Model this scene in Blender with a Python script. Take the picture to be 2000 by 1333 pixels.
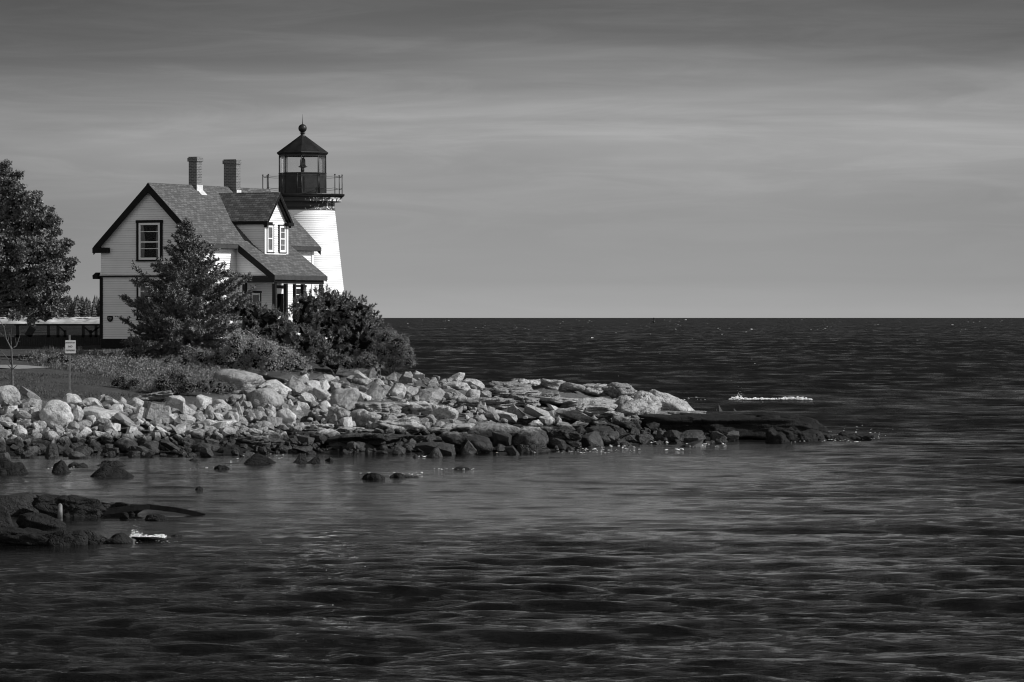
import bpy, bmesh, math, random
import numpy as np
from mathutils import Vector, Matrix

# ------------------------------------------------------------------ scene, camera, world, sun
for o in list(bpy.data.objects): bpy.data.objects.remove(o)
S = bpy.context.scene
COL = S.collection
random.seed(7); RNG = np.random.default_rng(7)
R = math.radians
F, CX, HY, H = 8000.0, 1000.0, 621.0, 4.86      # focal length in photo pixels, centre column, horizon row, eye height over the sea

cam_d = bpy.data.cameras.new('camera'); cam = bpy.data.objects.new('camera', cam_d); COL.objects.link(cam)
cam_d.lens = 144.0; cam_d.sensor_width = 36.0; cam_d.clip_start = 1.0; cam_d.clip_end = 300000.0
cam.location = (0, 0, H); cam.rotation_euler = (R(90) - math.atan(45.5 / F), 0, 0)
S.camera = cam
S.render.resolution_x = 1024; S.render.resolution_y = 682

SUN_AZ, SUN_EL = 11.0, 35.0        # azimuth: degrees from +X towards the camera (-Y)
sun_dir = Vector((math.cos(R(SUN_EL)) * math.cos(R(SUN_AZ)), -math.cos(R(SUN_EL)) * math.sin(R(SUN_AZ)), math.sin(R(SUN_EL))))
sd = bpy.data.lights.new('sun', 'SUN'); sd.energy = 4.6; sd.angle = R(0.5); sd.color = (1, 1, 1)
so = bpy.data.objects.new('sun', sd); COL.objects.link(so)
so.rotation_euler = (-sun_dir).to_track_quat('-Z', 'Y').to_euler(); so.location = (60, 100, 60)

W = bpy.data.worlds.new('World'); S.world = W; W.use_nodes = True
nt = W.node_tree; nt.nodes.clear()
def N(nt, typ, **kw):
    n = nt.nodes.new(typ)
    for k, v in kw.items():
        if k.startswith('i_'): n.inputs[int(k[2:])].default_value = v
        else: setattr(n, k, v)
    return n
def LK(nt, a, ao, b, bi): nt.links.new(a.outputs[ao], b.inputs[bi])
def math_n(nt, op, a, b=None, c=None, clamp=False):
    n = nt.nodes.new('ShaderNodeMath'); n.operation = op; n.use_clamp = clamp
    for i, v in enumerate((a, b, c)):
        if v is None: continue
        if isinstance(v, (int, float)): n.inputs[i].default_value = v
        else: nt.links.new(v, n.inputs[i])
    return n.outputs[0]
def maprange(nt, v, a, b, c, d, smooth=False):
    n = nt.nodes.new('ShaderNodeMapRange'); n.interpolation_type = 'SMOOTHSTEP' if smooth else 'LINEAR'
    nt.links.new(v, n.inputs[0])
    for i, x in enumerate((a, b, c, d)): n.inputs[i + 1].default_value = x
    return n.outputs[0]
sky = N(nt, 'ShaderNodeTexSky', sky_type='NISHITA', sun_disc=False)
sky.sun_elevation = R(SUN_EL); sky.sun_rotation = R(90 + SUN_AZ); sky.altitude = 0
bw = N(nt, 'ShaderNodeSeparateColor'); LK(nt, sky, 0, bw, 0)
tc = N(nt, 'ShaderNodeTexCoord'); sep = N(nt, 'ShaderNodeSeparateXYZ'); LK(nt, tc, 'Generated', sep, 0)
zc, yc, xc = sep.outputs[2], sep.outputs[1], sep.outputs[0]
ramp = N(nt, 'ShaderNodeValToRGB')            # clear sky darkens quickly above the horizon haze (seen through a red filter)
LK(nt, math_n(nt, 'MULTIPLY', zc, 4.0, clamp=True).node, 0, ramp, 0)
cr = ramp.color_ramp; cr.interpolation = 'B_SPLINE'
SKYR = [(0.0, .97), (.012, .86), (.036, .64), (.085, .49), (.135, .435), (.166, .445), (.205, .41), (.232, .36), (.25, .25), (.30, .19), (.34, .20), (.42, .29), (.6, .30), (.8, .18), (1.0, .12)]  # brighter points above the frame are added to lift the water's reflection
for i, (p, v) in enumerate(SKYR):
    e = cr.elements[i] if i < 2 else cr.elements.new(p)
    e.position = p; e.color = (v, v, v, 1)
# thin streaks of high cloud
mp = N(nt, 'ShaderNodeMapping'); LK(nt, tc, 'Generated', mp, 0); mp.inputs['Scale'].default_value = (5.5, 2.0, 55.0); mp.inputs['Rotation'].default_value = (0, R(.9), 0)
mp.inputs['Location'].default_value = (.3, .1, .35)
nz = N(nt, 'ShaderNodeTexNoise'); LK(nt, mp, 0, nz, 'Vector'); nz.inputs['Scale'].default_value = 1.0; nz.inputs['Detail'].default_value = 5; nz.inputs['Roughness'].default_value = .5; nz.inputs['Distortion'].default_value = .4
st = maprange(nt, nz.outputs[0], .38, .68, 0, 1, True)
band = math_n(nt, 'MULTIPLY', maprange(nt, zc, .022, .045, 0, 1, True), maprange(nt, zc, .09, .06, 0.25, 1, True))
mpb = N(nt, 'ShaderNodeMapping'); LK(nt, tc, 'Generated', mpb, 0); mpb.inputs['Scale'].default_value = (16, 5.0, 150.0); mpb.inputs['Rotation'].default_value = (0, R(-1.2), 0)
nzb = N(nt, 'ShaderNodeTexNoise'); LK(nt, mpb, 0, nzb, 'Vector'); nzb.inputs['Scale'].default_value = 1.0; nzb.inputs['Detail'].default_value = 6; nzb.inputs['Roughness'].default_value = .62; nzb.inputs['Distortion'].default_value = .8
wisp = math_n(nt, 'MULTIPLY', maprange(nt, nzb.outputs[0], .40, .72, 0, .17, True), maprange(nt, zc, .012, .045, .15, 1, True))
cl = math_n(nt, 'ADD', math_n(nt, 'MULTIPLY_ADD', math_n(nt, 'MULTIPLY', st, band), .36, .90), wisp)
base = math_n(nt, 'MULTIPLY', math_n(nt, 'MULTIPLY', bw.outputs[0], math_n(nt, 'MULTIPLY', ramp.outputs[0], 2.0)), cl)
# unseen bright cloud added behind the camera to fill the shaded walls
backf = maprange(nt, yc, .1, -.6, 0, 1, True)
upf = math_n(nt, 'MULTIPLY', maprange(nt, zc, .0, .15, .6, 1, True), maprange(nt, zc, .3, .75, 1, .2, True))
fill_noise = N(nt, 'ShaderNodeTexNoise'); LK(nt, tc, 'Generated', fill_noise, 'Vector'); fill_noise.inputs['Scale'].default_value = 3.0
cb = math_n(nt, 'MULTIPLY', math_n(nt, 'MULTIPLY', backf, upf), maprange(nt, fill_noise.outputs[0], .3, .7, 4.0, 8.0))
base = math_n(nt, 'MULTIPLY', base, maprange(nt, xc, -.13, -.03, .80, 1.0, True)); base = math_n(nt, 'MULTIPLY', base, maprange(nt, xc, .05, .14, 1.0, .93, True))
tot = math_n(nt, 'ADD', base, cb)
comb = N(nt, 'ShaderNodeCombineColor')
for i in range(3): nt.links.new(tot, comb.inputs[i])
bg = N(nt, 'ShaderNodeBackground'); LK(nt, comb, 0, bg, 0); bg.inputs[1].default_value = 0.085
wo = N(nt, 'ShaderNodeOutputWorld'); LK(nt, bg, 0, wo, 0)
S.view_settings.view_transform = 'Standard'; S.view_settings.look = 'None'
S.view_settings.exposure = 0; S.view_settings.gamma = 1; S.view_settings.use_curve_mapping = False
S.cycles.filter_width = 1.1; S.cycles.max_bounces = 6; S.cycles.diffuse_bounces = 3; S.cycles.glossy_bounces = 3; S.cycles.transparent_max_bounces = 8

# ------------------------------------------------------------------ materials (everything in the photograph is grey)
def newmat(name):
    m = bpy.data.materials.new(name); m.use_nodes = True
    nt = m.node_tree; nt.nodes.clear()
    out = nt.nodes.new('ShaderNodeOutputMaterial'); p = nt.nodes.new('ShaderNodeBsdfPrincipled')
    nt.links.new(p.outputs[0], out.inputs[0])
    return m, nt, p, out
def grey(nt, v):
    c = nt.nodes.new('ShaderNodeCombineColor')
    for i in range(3): nt.links.new(v, c.inputs[i])
    return c.outputs[0]
def noise(nt, scale, detail=4, rough=.55, vec=None, dist=0):
    n = nt.nodes.new('ShaderNodeTexNoise'); n.inputs['Scale'].default_value = scale; n.inputs['Detail'].default_value = detail
    n.inputs['Roughness'].default_value = rough; n.inputs['Distortion'].default_value = dist
    if vec is None:
        g = nt.nodes.new('ShaderNodeNewGeometry'); vec = g.outputs['Position']
    nt.links.new(vec, n.inputs['Vector']); return n.outputs[0]
def bump(nt, p, h, strength, dist=.05):
    b = nt.nodes.new('ShaderNodeBump'); b.inputs['Strength'].default_value = strength; b.inputs['Distance'].default_value = dist
    nt.links.new(h, b.inputs['Height']); nt.links.new(b.outputs[0], p.inputs['Normal']); return b
def plain(name, v, rough=.6, var=.15, scale=6, bstr=.0, spec=.5, metal=0):
    m, nt, p, o = newmat(name)
    n = noise(nt, scale)
    val = maprange(nt, n, .3, .7, v * (1 - var), v * (1 + var))
    nt.links.new(grey(nt, val), p.inputs['Base Color'])
    p.inputs['Roughness'].default_value = rough; p.inputs['Specular IOR Level'].default_value = spec; p.inputs['Metallic'].default_value = metal
    if bstr: bump(nt, p, noise(nt, scale * 5), bstr, .02)
    return m
M = {}
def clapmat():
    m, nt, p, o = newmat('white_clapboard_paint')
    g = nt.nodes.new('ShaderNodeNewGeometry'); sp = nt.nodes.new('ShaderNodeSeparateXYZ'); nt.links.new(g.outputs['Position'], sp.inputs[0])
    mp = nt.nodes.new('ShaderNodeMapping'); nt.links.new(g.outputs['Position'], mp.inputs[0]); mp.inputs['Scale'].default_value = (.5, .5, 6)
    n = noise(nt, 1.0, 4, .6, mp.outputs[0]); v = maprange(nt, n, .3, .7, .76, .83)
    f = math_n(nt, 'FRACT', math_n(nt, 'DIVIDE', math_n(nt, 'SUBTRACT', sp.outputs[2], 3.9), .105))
    v = math_n(nt, 'MULTIPLY', v, maprange(nt, f, .74, .95, 1.0, .70))      # shade line under each lap, painted into the colour
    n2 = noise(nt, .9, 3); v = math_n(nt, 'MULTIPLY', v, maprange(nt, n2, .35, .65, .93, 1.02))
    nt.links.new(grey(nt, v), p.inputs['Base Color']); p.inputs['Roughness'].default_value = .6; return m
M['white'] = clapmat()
M['trimwhite'] = plain('white_trim_paint', .80, .5, .04, 3)
M['dark'] = plain('dark_trim_paint', .009, .6, .3, 4, .1, .15)
M['darkfascia'] = plain('dark_fascia_paint', .04, .5, .25, 4, .1)
M['iron'] = plain('black_iron', .014, .45, .5, 3, .15, .35)
M['brass'] = plain('beacon_metal', .12, .4, .2, 8, 0, .5, .3)
M['curtain'] = plain('curtain_cloth', .22, .9, .15, 8)
M['pane_sheen'] = plain('painted_pane_sheen', .16, .9, .3, 5)  # flat grey stands in for sky reflected in the dormer panes
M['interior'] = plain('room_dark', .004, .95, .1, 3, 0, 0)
M['oldwood'] = plain('weathered_wood', .16, .85, .35, 9, .4)
M['wetwood'] = plain('tarred_timber', .007, .95, .4, 7, .5, .05)
M['deckwood'] = plain('dark_deck_wood', .014, .8, .3, 7, .3)
M['signwhite'] = plain('sign_enamel', .62, .45, .06, 10)
M['ink'] = plain('sign_ink', .03, .5, .1, 10)
M['bark'] = plain('bark', .06, .9, .4, 12, .6)
M['twig'] = plain('pale_twig', .09, .85, .3, 12, .3)
M['foam'] = plain('foam', .85, .8, .08, 5)
M['concrete'] = plain('pale_foundation', .2, .85, .3, 4, .3)
M['flash'] = plain('flashing', .6, .4, .2, 8)

def peel():
    m, nt, p, o = newmat('peeling_black_paint')
    g = nt.nodes.new('ShaderNodeNewGeometry'); mp = nt.nodes.new('ShaderNodeMapping'); nt.links.new(g.outputs['Position'], mp.inputs[0])
    mp.inputs['Scale'].default_value = (9, 9, 4)
    n = noise(nt, 1.0, 5, .65, mp.outputs[0])
    sx = nt.nodes.new('ShaderNodeSeparateXYZ'); nt.links.new(g.outputs['Position'], sx.inputs[0])     # flakes held back leftwards: that side's shade is put into the colour
    n = math_n(nt, 'ADD', n, maprange(nt, sx.outputs[0], -10.6, -8.6, -.16, .03))
    v = maprange(nt, n, .53, .57, .02, .62)
    nt.links.new(grey(nt, v), p.inputs['Base Color']); p.inputs['Roughness'].default_value = .6
    return m
M['peel'] = peel()

def glass():
    m, nt, p, o = newmat('window_glass')
    nt.nodes.remove(p)
    t = nt.nodes.new('ShaderNodeBsdfTransparent'); t.inputs[0].default_value = (.88, .88, .88, 1)
    g = nt.nodes.new('ShaderNodeBsdfGlossy'); g.inputs['Roughness'].default_value = .02
    fr = nt.nodes.new('ShaderNodeFresnel'); fr.inputs[0].default_value = 1.5
    mx = nt.nodes.new('ShaderNodeMixShader')
    nt.links.new(maprange(nt, fr.outputs[0], .03, 1, .0, .9), mx.inputs[0]); nt.links.new(t.outputs[0], mx.inputs[1]); nt.links.new(g.outputs[0], mx.inputs[2])
    nt.links.new(mx.outputs[0], o.inputs[0]); return m
M['glass'] = glass()

def shingle(name, lo, hi):
    m, nt, p, o = newmat(name)
    uv = nt.nodes.new('ShaderNodeUVMap'); uv.uv_map = 'UVMap'
    br = nt.nodes.new('ShaderNodeTexBrick'); nt.links.new(uv.outputs[0], br.inputs['Vector'])
    br.inputs['Scale'].default_value = 1.0; br.inputs['Brick Width'].default_value = .26; br.inputs['Row Height'].default_value = .125
    br.inputs['Mortar Size'].default_value = .012; br.inputs['Mortar Smooth'].default_value = .3; br.inputs['Bias'].default_value = -.25
    br.inputs['Color1'].default_value = (lo, lo, lo, 1); br.inputs['Color2'].default_value = (hi, hi, hi, 1); br.inputs['Mortar'].default_value = (lo * .45,) * 3 + (1,)
    n = noise(nt, 2.2, 5, .6); n2 = noise(nt, 14, 3)
    mul = math_n(nt, 'MULTIPLY', maprange(nt, n, .3, .7, .8, 1.2), maprange(nt, n2, .3, .7, .8, 1.2))
    vm = nt.nodes.new('ShaderNodeVectorMath'); vm.operation = 'SCALE'; nt.links.new(br.outputs[0], vm.inputs[0]); nt.links.new(mul, vm.inputs['Scale'])
    nt.links.new(vm.outputs[0], p.inputs['Base Color']); p.inputs['Roughness'].default_value = .9
    sp = nt.nodes.new('ShaderNodeSeparateXYZ'); nt.links.new(uv.outputs[0], sp.inputs[0])
    saw = math_n(nt, 'FRACT', math_n(nt, 'DIVIDE', sp.outputs[1], .125))
    bump(nt, p, math_n(nt, 'SUBTRACT', 1.0, saw), .7, .02)
    return m
M['shingle'] = shingle('asphalt_shingles', .075, .15)
M['shingle_old'] = shingle('wood_shingles', .06, .16)

def brickm():
    m, nt, p, o = newmat('chimney_brick')
    uv = nt.nodes.new('ShaderNodeUVMap'); uv.uv_map = 'UVMap'
    br = nt.nodes.new('ShaderNodeTexBrick'); nt.links.new(uv.outputs[0], br.inputs['Vector'])
    br.inputs['Scale'].default_value = 1.0; br.inputs['Brick Width'].default_value = .21; br.inputs['Row Height'].default_value = .075
    br.inputs['Mortar Size'].default_value = .008
    br.inputs['Color1'].default_value = (.07,) * 3 + (1,); br.inputs['Color2'].default_value = (.13,) * 3 + (1,); br.inputs['Mortar'].default_value = (.26,) * 3 + (1,)
    nt.links.new(br.outputs[0], p.inputs['Base Color']); p.inputs['Roughness'].default_value = .9
    bump(nt, p, br.outputs['Fac'], -.5, .01); return m
M['brick'] = brickm()

def rockmat(name, lo, hi, wet=True, crack=.5):
    m, nt, p, o = newmat(name)
    g = nt.nodes.new('ShaderNodeNewGeometry'); pos = g.outputs['Position']
    sp = nt.nodes.new('ShaderNodeSeparateXYZ'); nt.links.new(pos, sp.inputs[0])
    oi = nt.nodes.new('ShaderNodeObjectInfo')
    big = noise(nt, 1.3, 6, .6); fine = noise(nt, 22, 4, .7); mid = noise(nt, 5, 5, .65)
    v = maprange(nt, big, .3, .7, lo, hi)
    v = math_n(nt, 'MULTIPLY', v, maprange(nt, fine, .3, .7, .82, 1.16))
    v = math_n(nt, 'MULTIPLY', v, maprange(nt, mid, .35, .5, .72, 1.0, True))
    v = math_n(nt, 'MULTIPLY', v, maprange(nt, oi.outputs['Random'], 0, 1, .55, 1.22))
    st = noise(nt, 2.6, 6, .7, None, .6); v = math_n(nt, 'MULTIPLY', v, maprange(nt, st, .50, .62, 1.0, .62, True))      # weathering stains
    if wet:   # weed and wet stone up to the high-water line
        thr = math_n(nt, 'MULTIPLY_ADD', sp.outputs[0], .013, .80)
        d = math_n(nt, 'SUBTRACT', math_n(nt, 'ADD', sp.outputs[2], math_n(nt, 'MULTIPLY_ADD', mid, .5, -.25)), thr)
        wetf = maprange(nt, d, -.18, .12, 0, 1, True)
        v = math_n(nt, 'MULTIPLY', v, math_n(nt, 'MULTIPLY_ADD', wetf, .87, .13))
        nt.links.new(maprange(nt, d, -.5, -.1, .35, .9), p.inputs['Roughness'])
    else: p.inputs['Roughness'].default_value = .9
    nt.links.new(grey(nt, v), p.inputs['Base Color'])
    mp = nt.nodes.new('ShaderNodeMapping'); nt.links.new(pos, mp.inputs[0]); mp.inputs['Scale'].default_value = (.45, .7, 2.6); mp.inputs['Rotation'].default_value = (.15, .35, .2)
    wob = nt.nodes.new('ShaderNodeVectorMath'); wob.operation = 'ADD'
    nn = nt.nodes.new('ShaderNodeTexNoise'); nn.inputs['Scale'].default_value = 2; nt.links.new(pos, nn.inputs['Vector'])
    nt.links.new(mp.outputs[0], wob.inputs[0]); sc_ = nt.nodes.new('ShaderNodeVectorMath'); sc_.operation = 'SCALE'; sc_.inputs['Scale'].default_value = 2.2; nt.links.new(nn.outputs['Color'], sc_.inputs[0]); nt.links.new(sc_.outputs[0], wob.inputs[1])
    vo = nt.nodes.new('ShaderNodeTexVoronoi'); vo.feature = 'DISTANCE_TO_EDGE'; vo.inputs['Scale'].default_value = 1.1; nt.links.new(wob.outputs[0], vo.inputs['Vector'])
    ck = maprange(nt, vo.outputs[0], 0, .05, 0, 1); v = math_n(nt, 'MULTIPLY', v, maprange(nt, vo.outputs[0], 0, .035, 1 - .62 * min(1, crack), 1, True)); nt.links.new(grey(nt, v), p.inputs['Base Color'])
    h = math_n(nt, 'ADD', math_n(nt, 'MULTIPLY', ck, crack), math_n(nt, 'ADD', math_n(nt, 'MULTIPLY', mid, 1.4), math_n(nt, 'MULTIPLY', fine, .35)))
    bump(nt, p, h, .9, .09); p.inputs['Specular IOR Level'].default_value = .25
    return m
M['granite'] = rockmat('granite', .34, .58, True, .12)
M['ledge'] = rockmat('ledge_granite', .28, .48, True, .35)
M['darkrock'] = rockmat('dark_shore_rock', .010, .034, False, .3)
M['beach'] = plain('far_cobbles', .34, .95, .75, .05, .4)

def groundmat():
    m, nt, p, o = newmat('ground_cover')
    at = nt.nodes.new('ShaderNodeAttribute'); at.attribute_name = 'rocky'
    g = nt.nodes.new('ShaderNodeNewGeometry'); sp = nt.nodes.new('ShaderNodeSeparateXYZ'); nt.links.new(g.outputs['Position'], sp.inputs[0])
    big = noise(nt, .8, 5); mid = noise(nt, 6, 5, .7); fine = noise(nt, 30, 4, .7)
    grass = math_n(nt, 'MULTIPLY', maprange(nt, big, .3, .7, .045, .085), maprange(nt, fine, .3, .7, .6, 1.4))
    rock = math_n(nt, 'MULTIPLY', maprange(nt, mid, .3, .7, .07, .17), maprange(nt, fine, .3, .7, .75, 1.25))
    thr = math_n(nt, 'MULTIPLY_ADD', sp.outputs[0], .013, .80)
    d = math_n(nt, 'SUBTRACT', math_n(nt, 'ADD', sp.outputs[2], math_n(nt, 'MULTIPLY_ADD', mid, .5, -.25)), thr)
    rock = math_n(nt, 'MULTIPLY', rock, maprange(nt, d, -.18, .12, .14, 1, True))
    mx = nt.nodes.new('ShaderNodeMix'); nt.links.new(at.outputs['Fac'], mx.inputs[0]); nt.links.new(grass, mx.inputs[2]); nt.links.new(rock, mx.inputs[3])
    nt.links.new(grey(nt, mx.outputs[0]), p.inputs['Base Color']); p.inputs['Roughness'].default_value = .95
    p.inputs['Specular IOR Level'].default_value = .2
    bump(nt, p, math_n(nt, 'ADD', mid, math_n(nt, 'MULTIPLY', fine, .5)), .9, .12)
    return m
M['ground'] = groundmat()
M['path'] = plain('gravel_path', .22, .95, .2, 9, .5)

def leafmat(name, v, var=.35, rough=.55, spec=.4, trans=.0, scale=3.0):
    m, nt, p, o = newmat(name)
    n = noise(nt, scale, 3); n2 = noise(nt, scale * 9, 2)
    val = math_n(nt, 'MULTIPLY', maprange(nt, n, .3, .7, v * (1 - var), v * (1 + var)), maprange(nt, n2, .35, .65, .4, 1.7))
    nt.links.new(grey(nt, val), p.inputs['Base Color'])
    p.inputs['Roughness'].default_value = rough; p.inputs['Specular IOR Level'].default_value = spec
    if trans:
        t = nt.nodes.new('ShaderNodeBsdfTranslucent'); nt.links.new(grey(nt, val), t.inputs[0])
        mx = nt.nodes.new('ShaderNodeMixShader'); mx.inputs[0].default_value = trans
        nt.links.new(p.outputs[0], mx.inputs[1]); nt.links.new(t.outputs[0], mx.inputs[2]); nt.links.new(mx.outputs[0], o.inputs[0])
    return m
M['maple'] = leafmat('broad_leaves', .115, .4, .5, .5, .15)
M['needle'] = leafmat('spruce_needles', .15, .4, .55, .4)
M['pine'] = leafmat('pine_needles', .15, .35, .6, .4)
M['bay'] = leafmat('grey_leaves', .27, .35, .55, .4, .15)
M['juniper'] = leafmat('scrub_leaves', .17, .35, .6, .3, .1)
M['shrubleaf'] = leafmat('shrub_leaves', .14, .5, .55, .4, .1)
M['grass'] = leafmat('grass_blades', .15, .35, .7, .2, .2, 1.2)
M['lawn'] = leafmat('lawn_blades', .085, .35, .8, .2, .1, 1.2)
M['core'] = leafmat('core_shade', .009, .4, .9, .1)  # near-black colour paints the shade inside crowns and shrubs
M['farwood'] = leafmat('far_conifers', .075, .3, .9, .1, 0, .08)

def watermat():
    m, nt, p, o = newmat('sea_water')
    g = nt.nodes.new('ShaderNodeNewGeometry'); pos = g.outputs['Position']
    at = nt.nodes.new('ShaderNodeAttribute'); at.attribute_name = 'chop'; chop = at.outputs['Fac']
    p.inputs['Base Color'].default_value = (.006, .006, .006, 1)
    p.inputs['IOR'].default_value = 1.33
    def layer(sx, sy, det, rough=.6, dist=.3):
        mp = nt.nodes.new('ShaderNodeMapping'); nt.links.new(pos, mp.inputs[0]); mp.inputs['Scale'].default_value = (sx, sy, 0)
        mp.inputs['Rotation'].default_value = (0, 0, R(8))
        return noise(nt, 1.0, det, rough, mp.outputs[0], dist)
    a = layer(2.6, 3.4, 5, .7); b = layer(.5, .65, 4); c = layer(.06, .07, 5); d = layer(7, 12, 3)
    h = math_n(nt, 'ADD', math_n(nt, 'MULTIPLY', a, .11), math_n(nt, 'MULTIPLY', b, .20))
    h = math_n(nt, 'ADD', h, math_n(nt, 'MULTIPLY', c, 2.2))
    h = math_n(nt, 'ADD', h, math_n(nt, 'MULTIPLY', d, .03))
    bm = nt.nodes.new('ShaderNodeBump'); bm.inputs['Distance'].default_value = 1.0
    nt.links.new(chop, bm.inputs['Strength']); nt.links.new(h, bm.inputs['Height']); nt.links.new(bm.outputs[0], p.inputs['Normal'])
    ar = nt.nodes.new('ShaderNodeAttribute'); ar.attribute_name = 'unresolved'      # waves too small for the mesh, as surface roughness
    lv = math_n(nt, 'ADD', maprange(nt, chop, .12, 1, 1.4, .035), math_n(nt, 'MULTIPLY', ar.outputs['Fac'], .42)); nt.links.new(lv, p.inputs['Specular IOR Level'])
    patch = noise(nt, 1.0, 4, .6, None); mpp = nt.nodes.new('ShaderNodeMapping'); nt.links.new(pos, mpp.inputs[0]); mpp.inputs['Scale'].default_value = (.045, .03, 0)
    pn = noise(nt, 1.0, 5, .65, mpp.outputs[0]); mp2 = nt.nodes.new('ShaderNodeMapping'); nt.links.new(pos, mp2.inputs[0]); mp2.inputs['Scale'].default_value = (.3, .14, 0)
    pn2 = noise(nt, 1.0, 4, .65, mp2.outputs[0])
    rr = math_n(nt, 'MULTIPLY', ar.outputs['Fac'], math_n(nt, 'MULTIPLY', maprange(nt, pn, .38, .62, .6, 1.4), maprange(nt, pn2, .38, .62, .35, 1.6)))
    nt.links.new(math_n(nt, 'ADD', rr, .05, clamp=True), p.inputs['Roughness'])
    return m
M['water'] = watermat()

# ------------------------------------------------------------------ builders
def tag(o, label=None, cat=None, group=None, kind=None):
    for k, v in (('label', label), ('category', cat), ('group', group), ('kind', kind)):
        if v: o[k] = v
    return o
def empty(name, loc, label=None, cat=None, group=None):
    o = bpy.data.objects.new(name, None); COL.objects.link(o); o.location = loc; o.empty_display_size = .2
    return tag(o, label, cat, group)
def fastmesh(name, V, Fc, mat, parent=None, origin=(0, 0, 0), smooth=False, attrs=None, uv=False, sharp=0):
    V = np.asarray(V, dtype=np.float32) - np.asarray(origin, dtype=np.float32)
    Fc = np.asarray(Fc, dtype=np.int32); k = Fc.shape[1]
    me = bpy.data.meshes.new(name); me.vertices.add(len(V)); me.vertices.foreach_set('co', V.ravel())
    me.loops.add(Fc.size); me.loops.foreach_set('vertex_index', Fc.ravel())
    me.polygons.add(len(Fc)); me.polygons.foreach_set('loop_start', np.arange(len(Fc), dtype=np.int32) * k)
    me.polygons.foreach_set('use_smooth', np.full(len(Fc), smooth))
    me.update(calc_edges=True)
    if attrs:
        for an, av in attrs.items():
            a = me.attributes.new(an, 'FLOAT', 'POINT'); a.data.foreach_set('value', np.asarray(av, dtype=np.float32))
    me.materials.append(mat)
    if sharp: me.set_sharp_from_angle(angle=R(sharp))
    o = bpy.data.objects.new(name, me); COL.objects.link(o)
    if parent is not None: o.parent = parent
    else: o.location = origin
    return o

class MB:
    """collects polygons in world coordinates, links them as one mesh"""
    def __init__(s): s.v = []; s.f = []; s.sm = []
    def poly(s, pts, smooth=False):
        i = len(s.v); s.v += [tuple(p) for p in pts]; s.f.append(tuple(range(i, i + len(pts)))); s.sm.append(smooth)
    def prism(s, pts, vec):
        vec = Vector(vec); a = [Vector(p) for p in pts]; b = [p + vec for p in a]
        n = (a[1] - a[0]).cross(a[2] - a[0])
        if n.dot(vec) > 0: a.reverse(); b.reverse()
        s.poly(a); s.poly(b[::-1])
        for i in range(len(a)):
            j = (i + 1) % len(a); s.poly([a[j], a[i], b[i], b[j]])
    def tube(s, p0, p1, r0, r1=None, n=8, caps=True, smooth=True):
        p0, p1 = Vector(p0), Vector(p1); r1 = r0 if r1 is None else r1
        d = (p1 - p0).normalized(); x = d.orthogonal().normalized(); y = d.cross(x); i = len(s.v)
        for p, r in ((p0, r0), (p1, r1)):
            for k in range(n):
                a = 2 * math.pi * k / n; s.v.append(tuple(p + (x * math.cos(a) + y * math.sin(a)) * r))
        for k in range(n):
            j = (k + 1) % n; s.f.append((i + k, i + j, i + n + j, i + n + k)); s.sm.append(smooth)
        if caps:
            s.f.append(tuple(i + k for k in range(n))[::-1]); s.sm.append(False)
            s.f.append(tuple(i + n + k for k in range(n))); s.sm.append(False)
    def lathe(s, prof, c, n=32, rot=0, smooth=True):
        i = len(s.v); m = len(prof)
        for r, z in prof:
            for k in range(n):
                a = rot + 2 * math.pi * k / n; s.v.append((c[0] + r * math.cos(a), c[1] + r * math.sin(a), z))
        for q in range(m - 1):
            for k in range(n):
                j = (k + 1) % n; s.f.append((i + q * n + k, i + q * n + j, i + (q + 1) * n + j, i + (q + 1) * n + k)); s.sm.append(smooth)
    def build(s, name, mat, parent=None, origin=(0, 0, 0), uv=True):
        me = bpy.data.meshes.new(name); o3 = Vector(origin)
        me.from_pydata([tuple(Vector(p) - o3) for p in s.v], [], s.f); me.update()
        me.polygons.foreach_set('use_smooth', s.sm)
        if uv:
            ul = me.uv_layers.new(name='UVMap')
            for pl in me.polygons:
                n = pl.normal; t = Vector((0, 0, 1)).cross(n)
                t = Vector((1, 0, 0)) if t.length < 1e-3 else t.normalized(); b = n.cross(t)
                for li in pl.loop_indices:
                    co = me.vertices[me.loops[li].vertex_index].co; ul.data[li].uv = (co.dot(t), co.dot(b))
        me.materials.append(mat); o = bpy.data.objects.new(name, me); COL.objects.link(o)
        if parent is not None: o.parent = parent
        else: o.location = origin
        return o

def P(px, py, D): return Vector(((px - CX) / F * D, D, H - (py - HY) / F * D))

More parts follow.
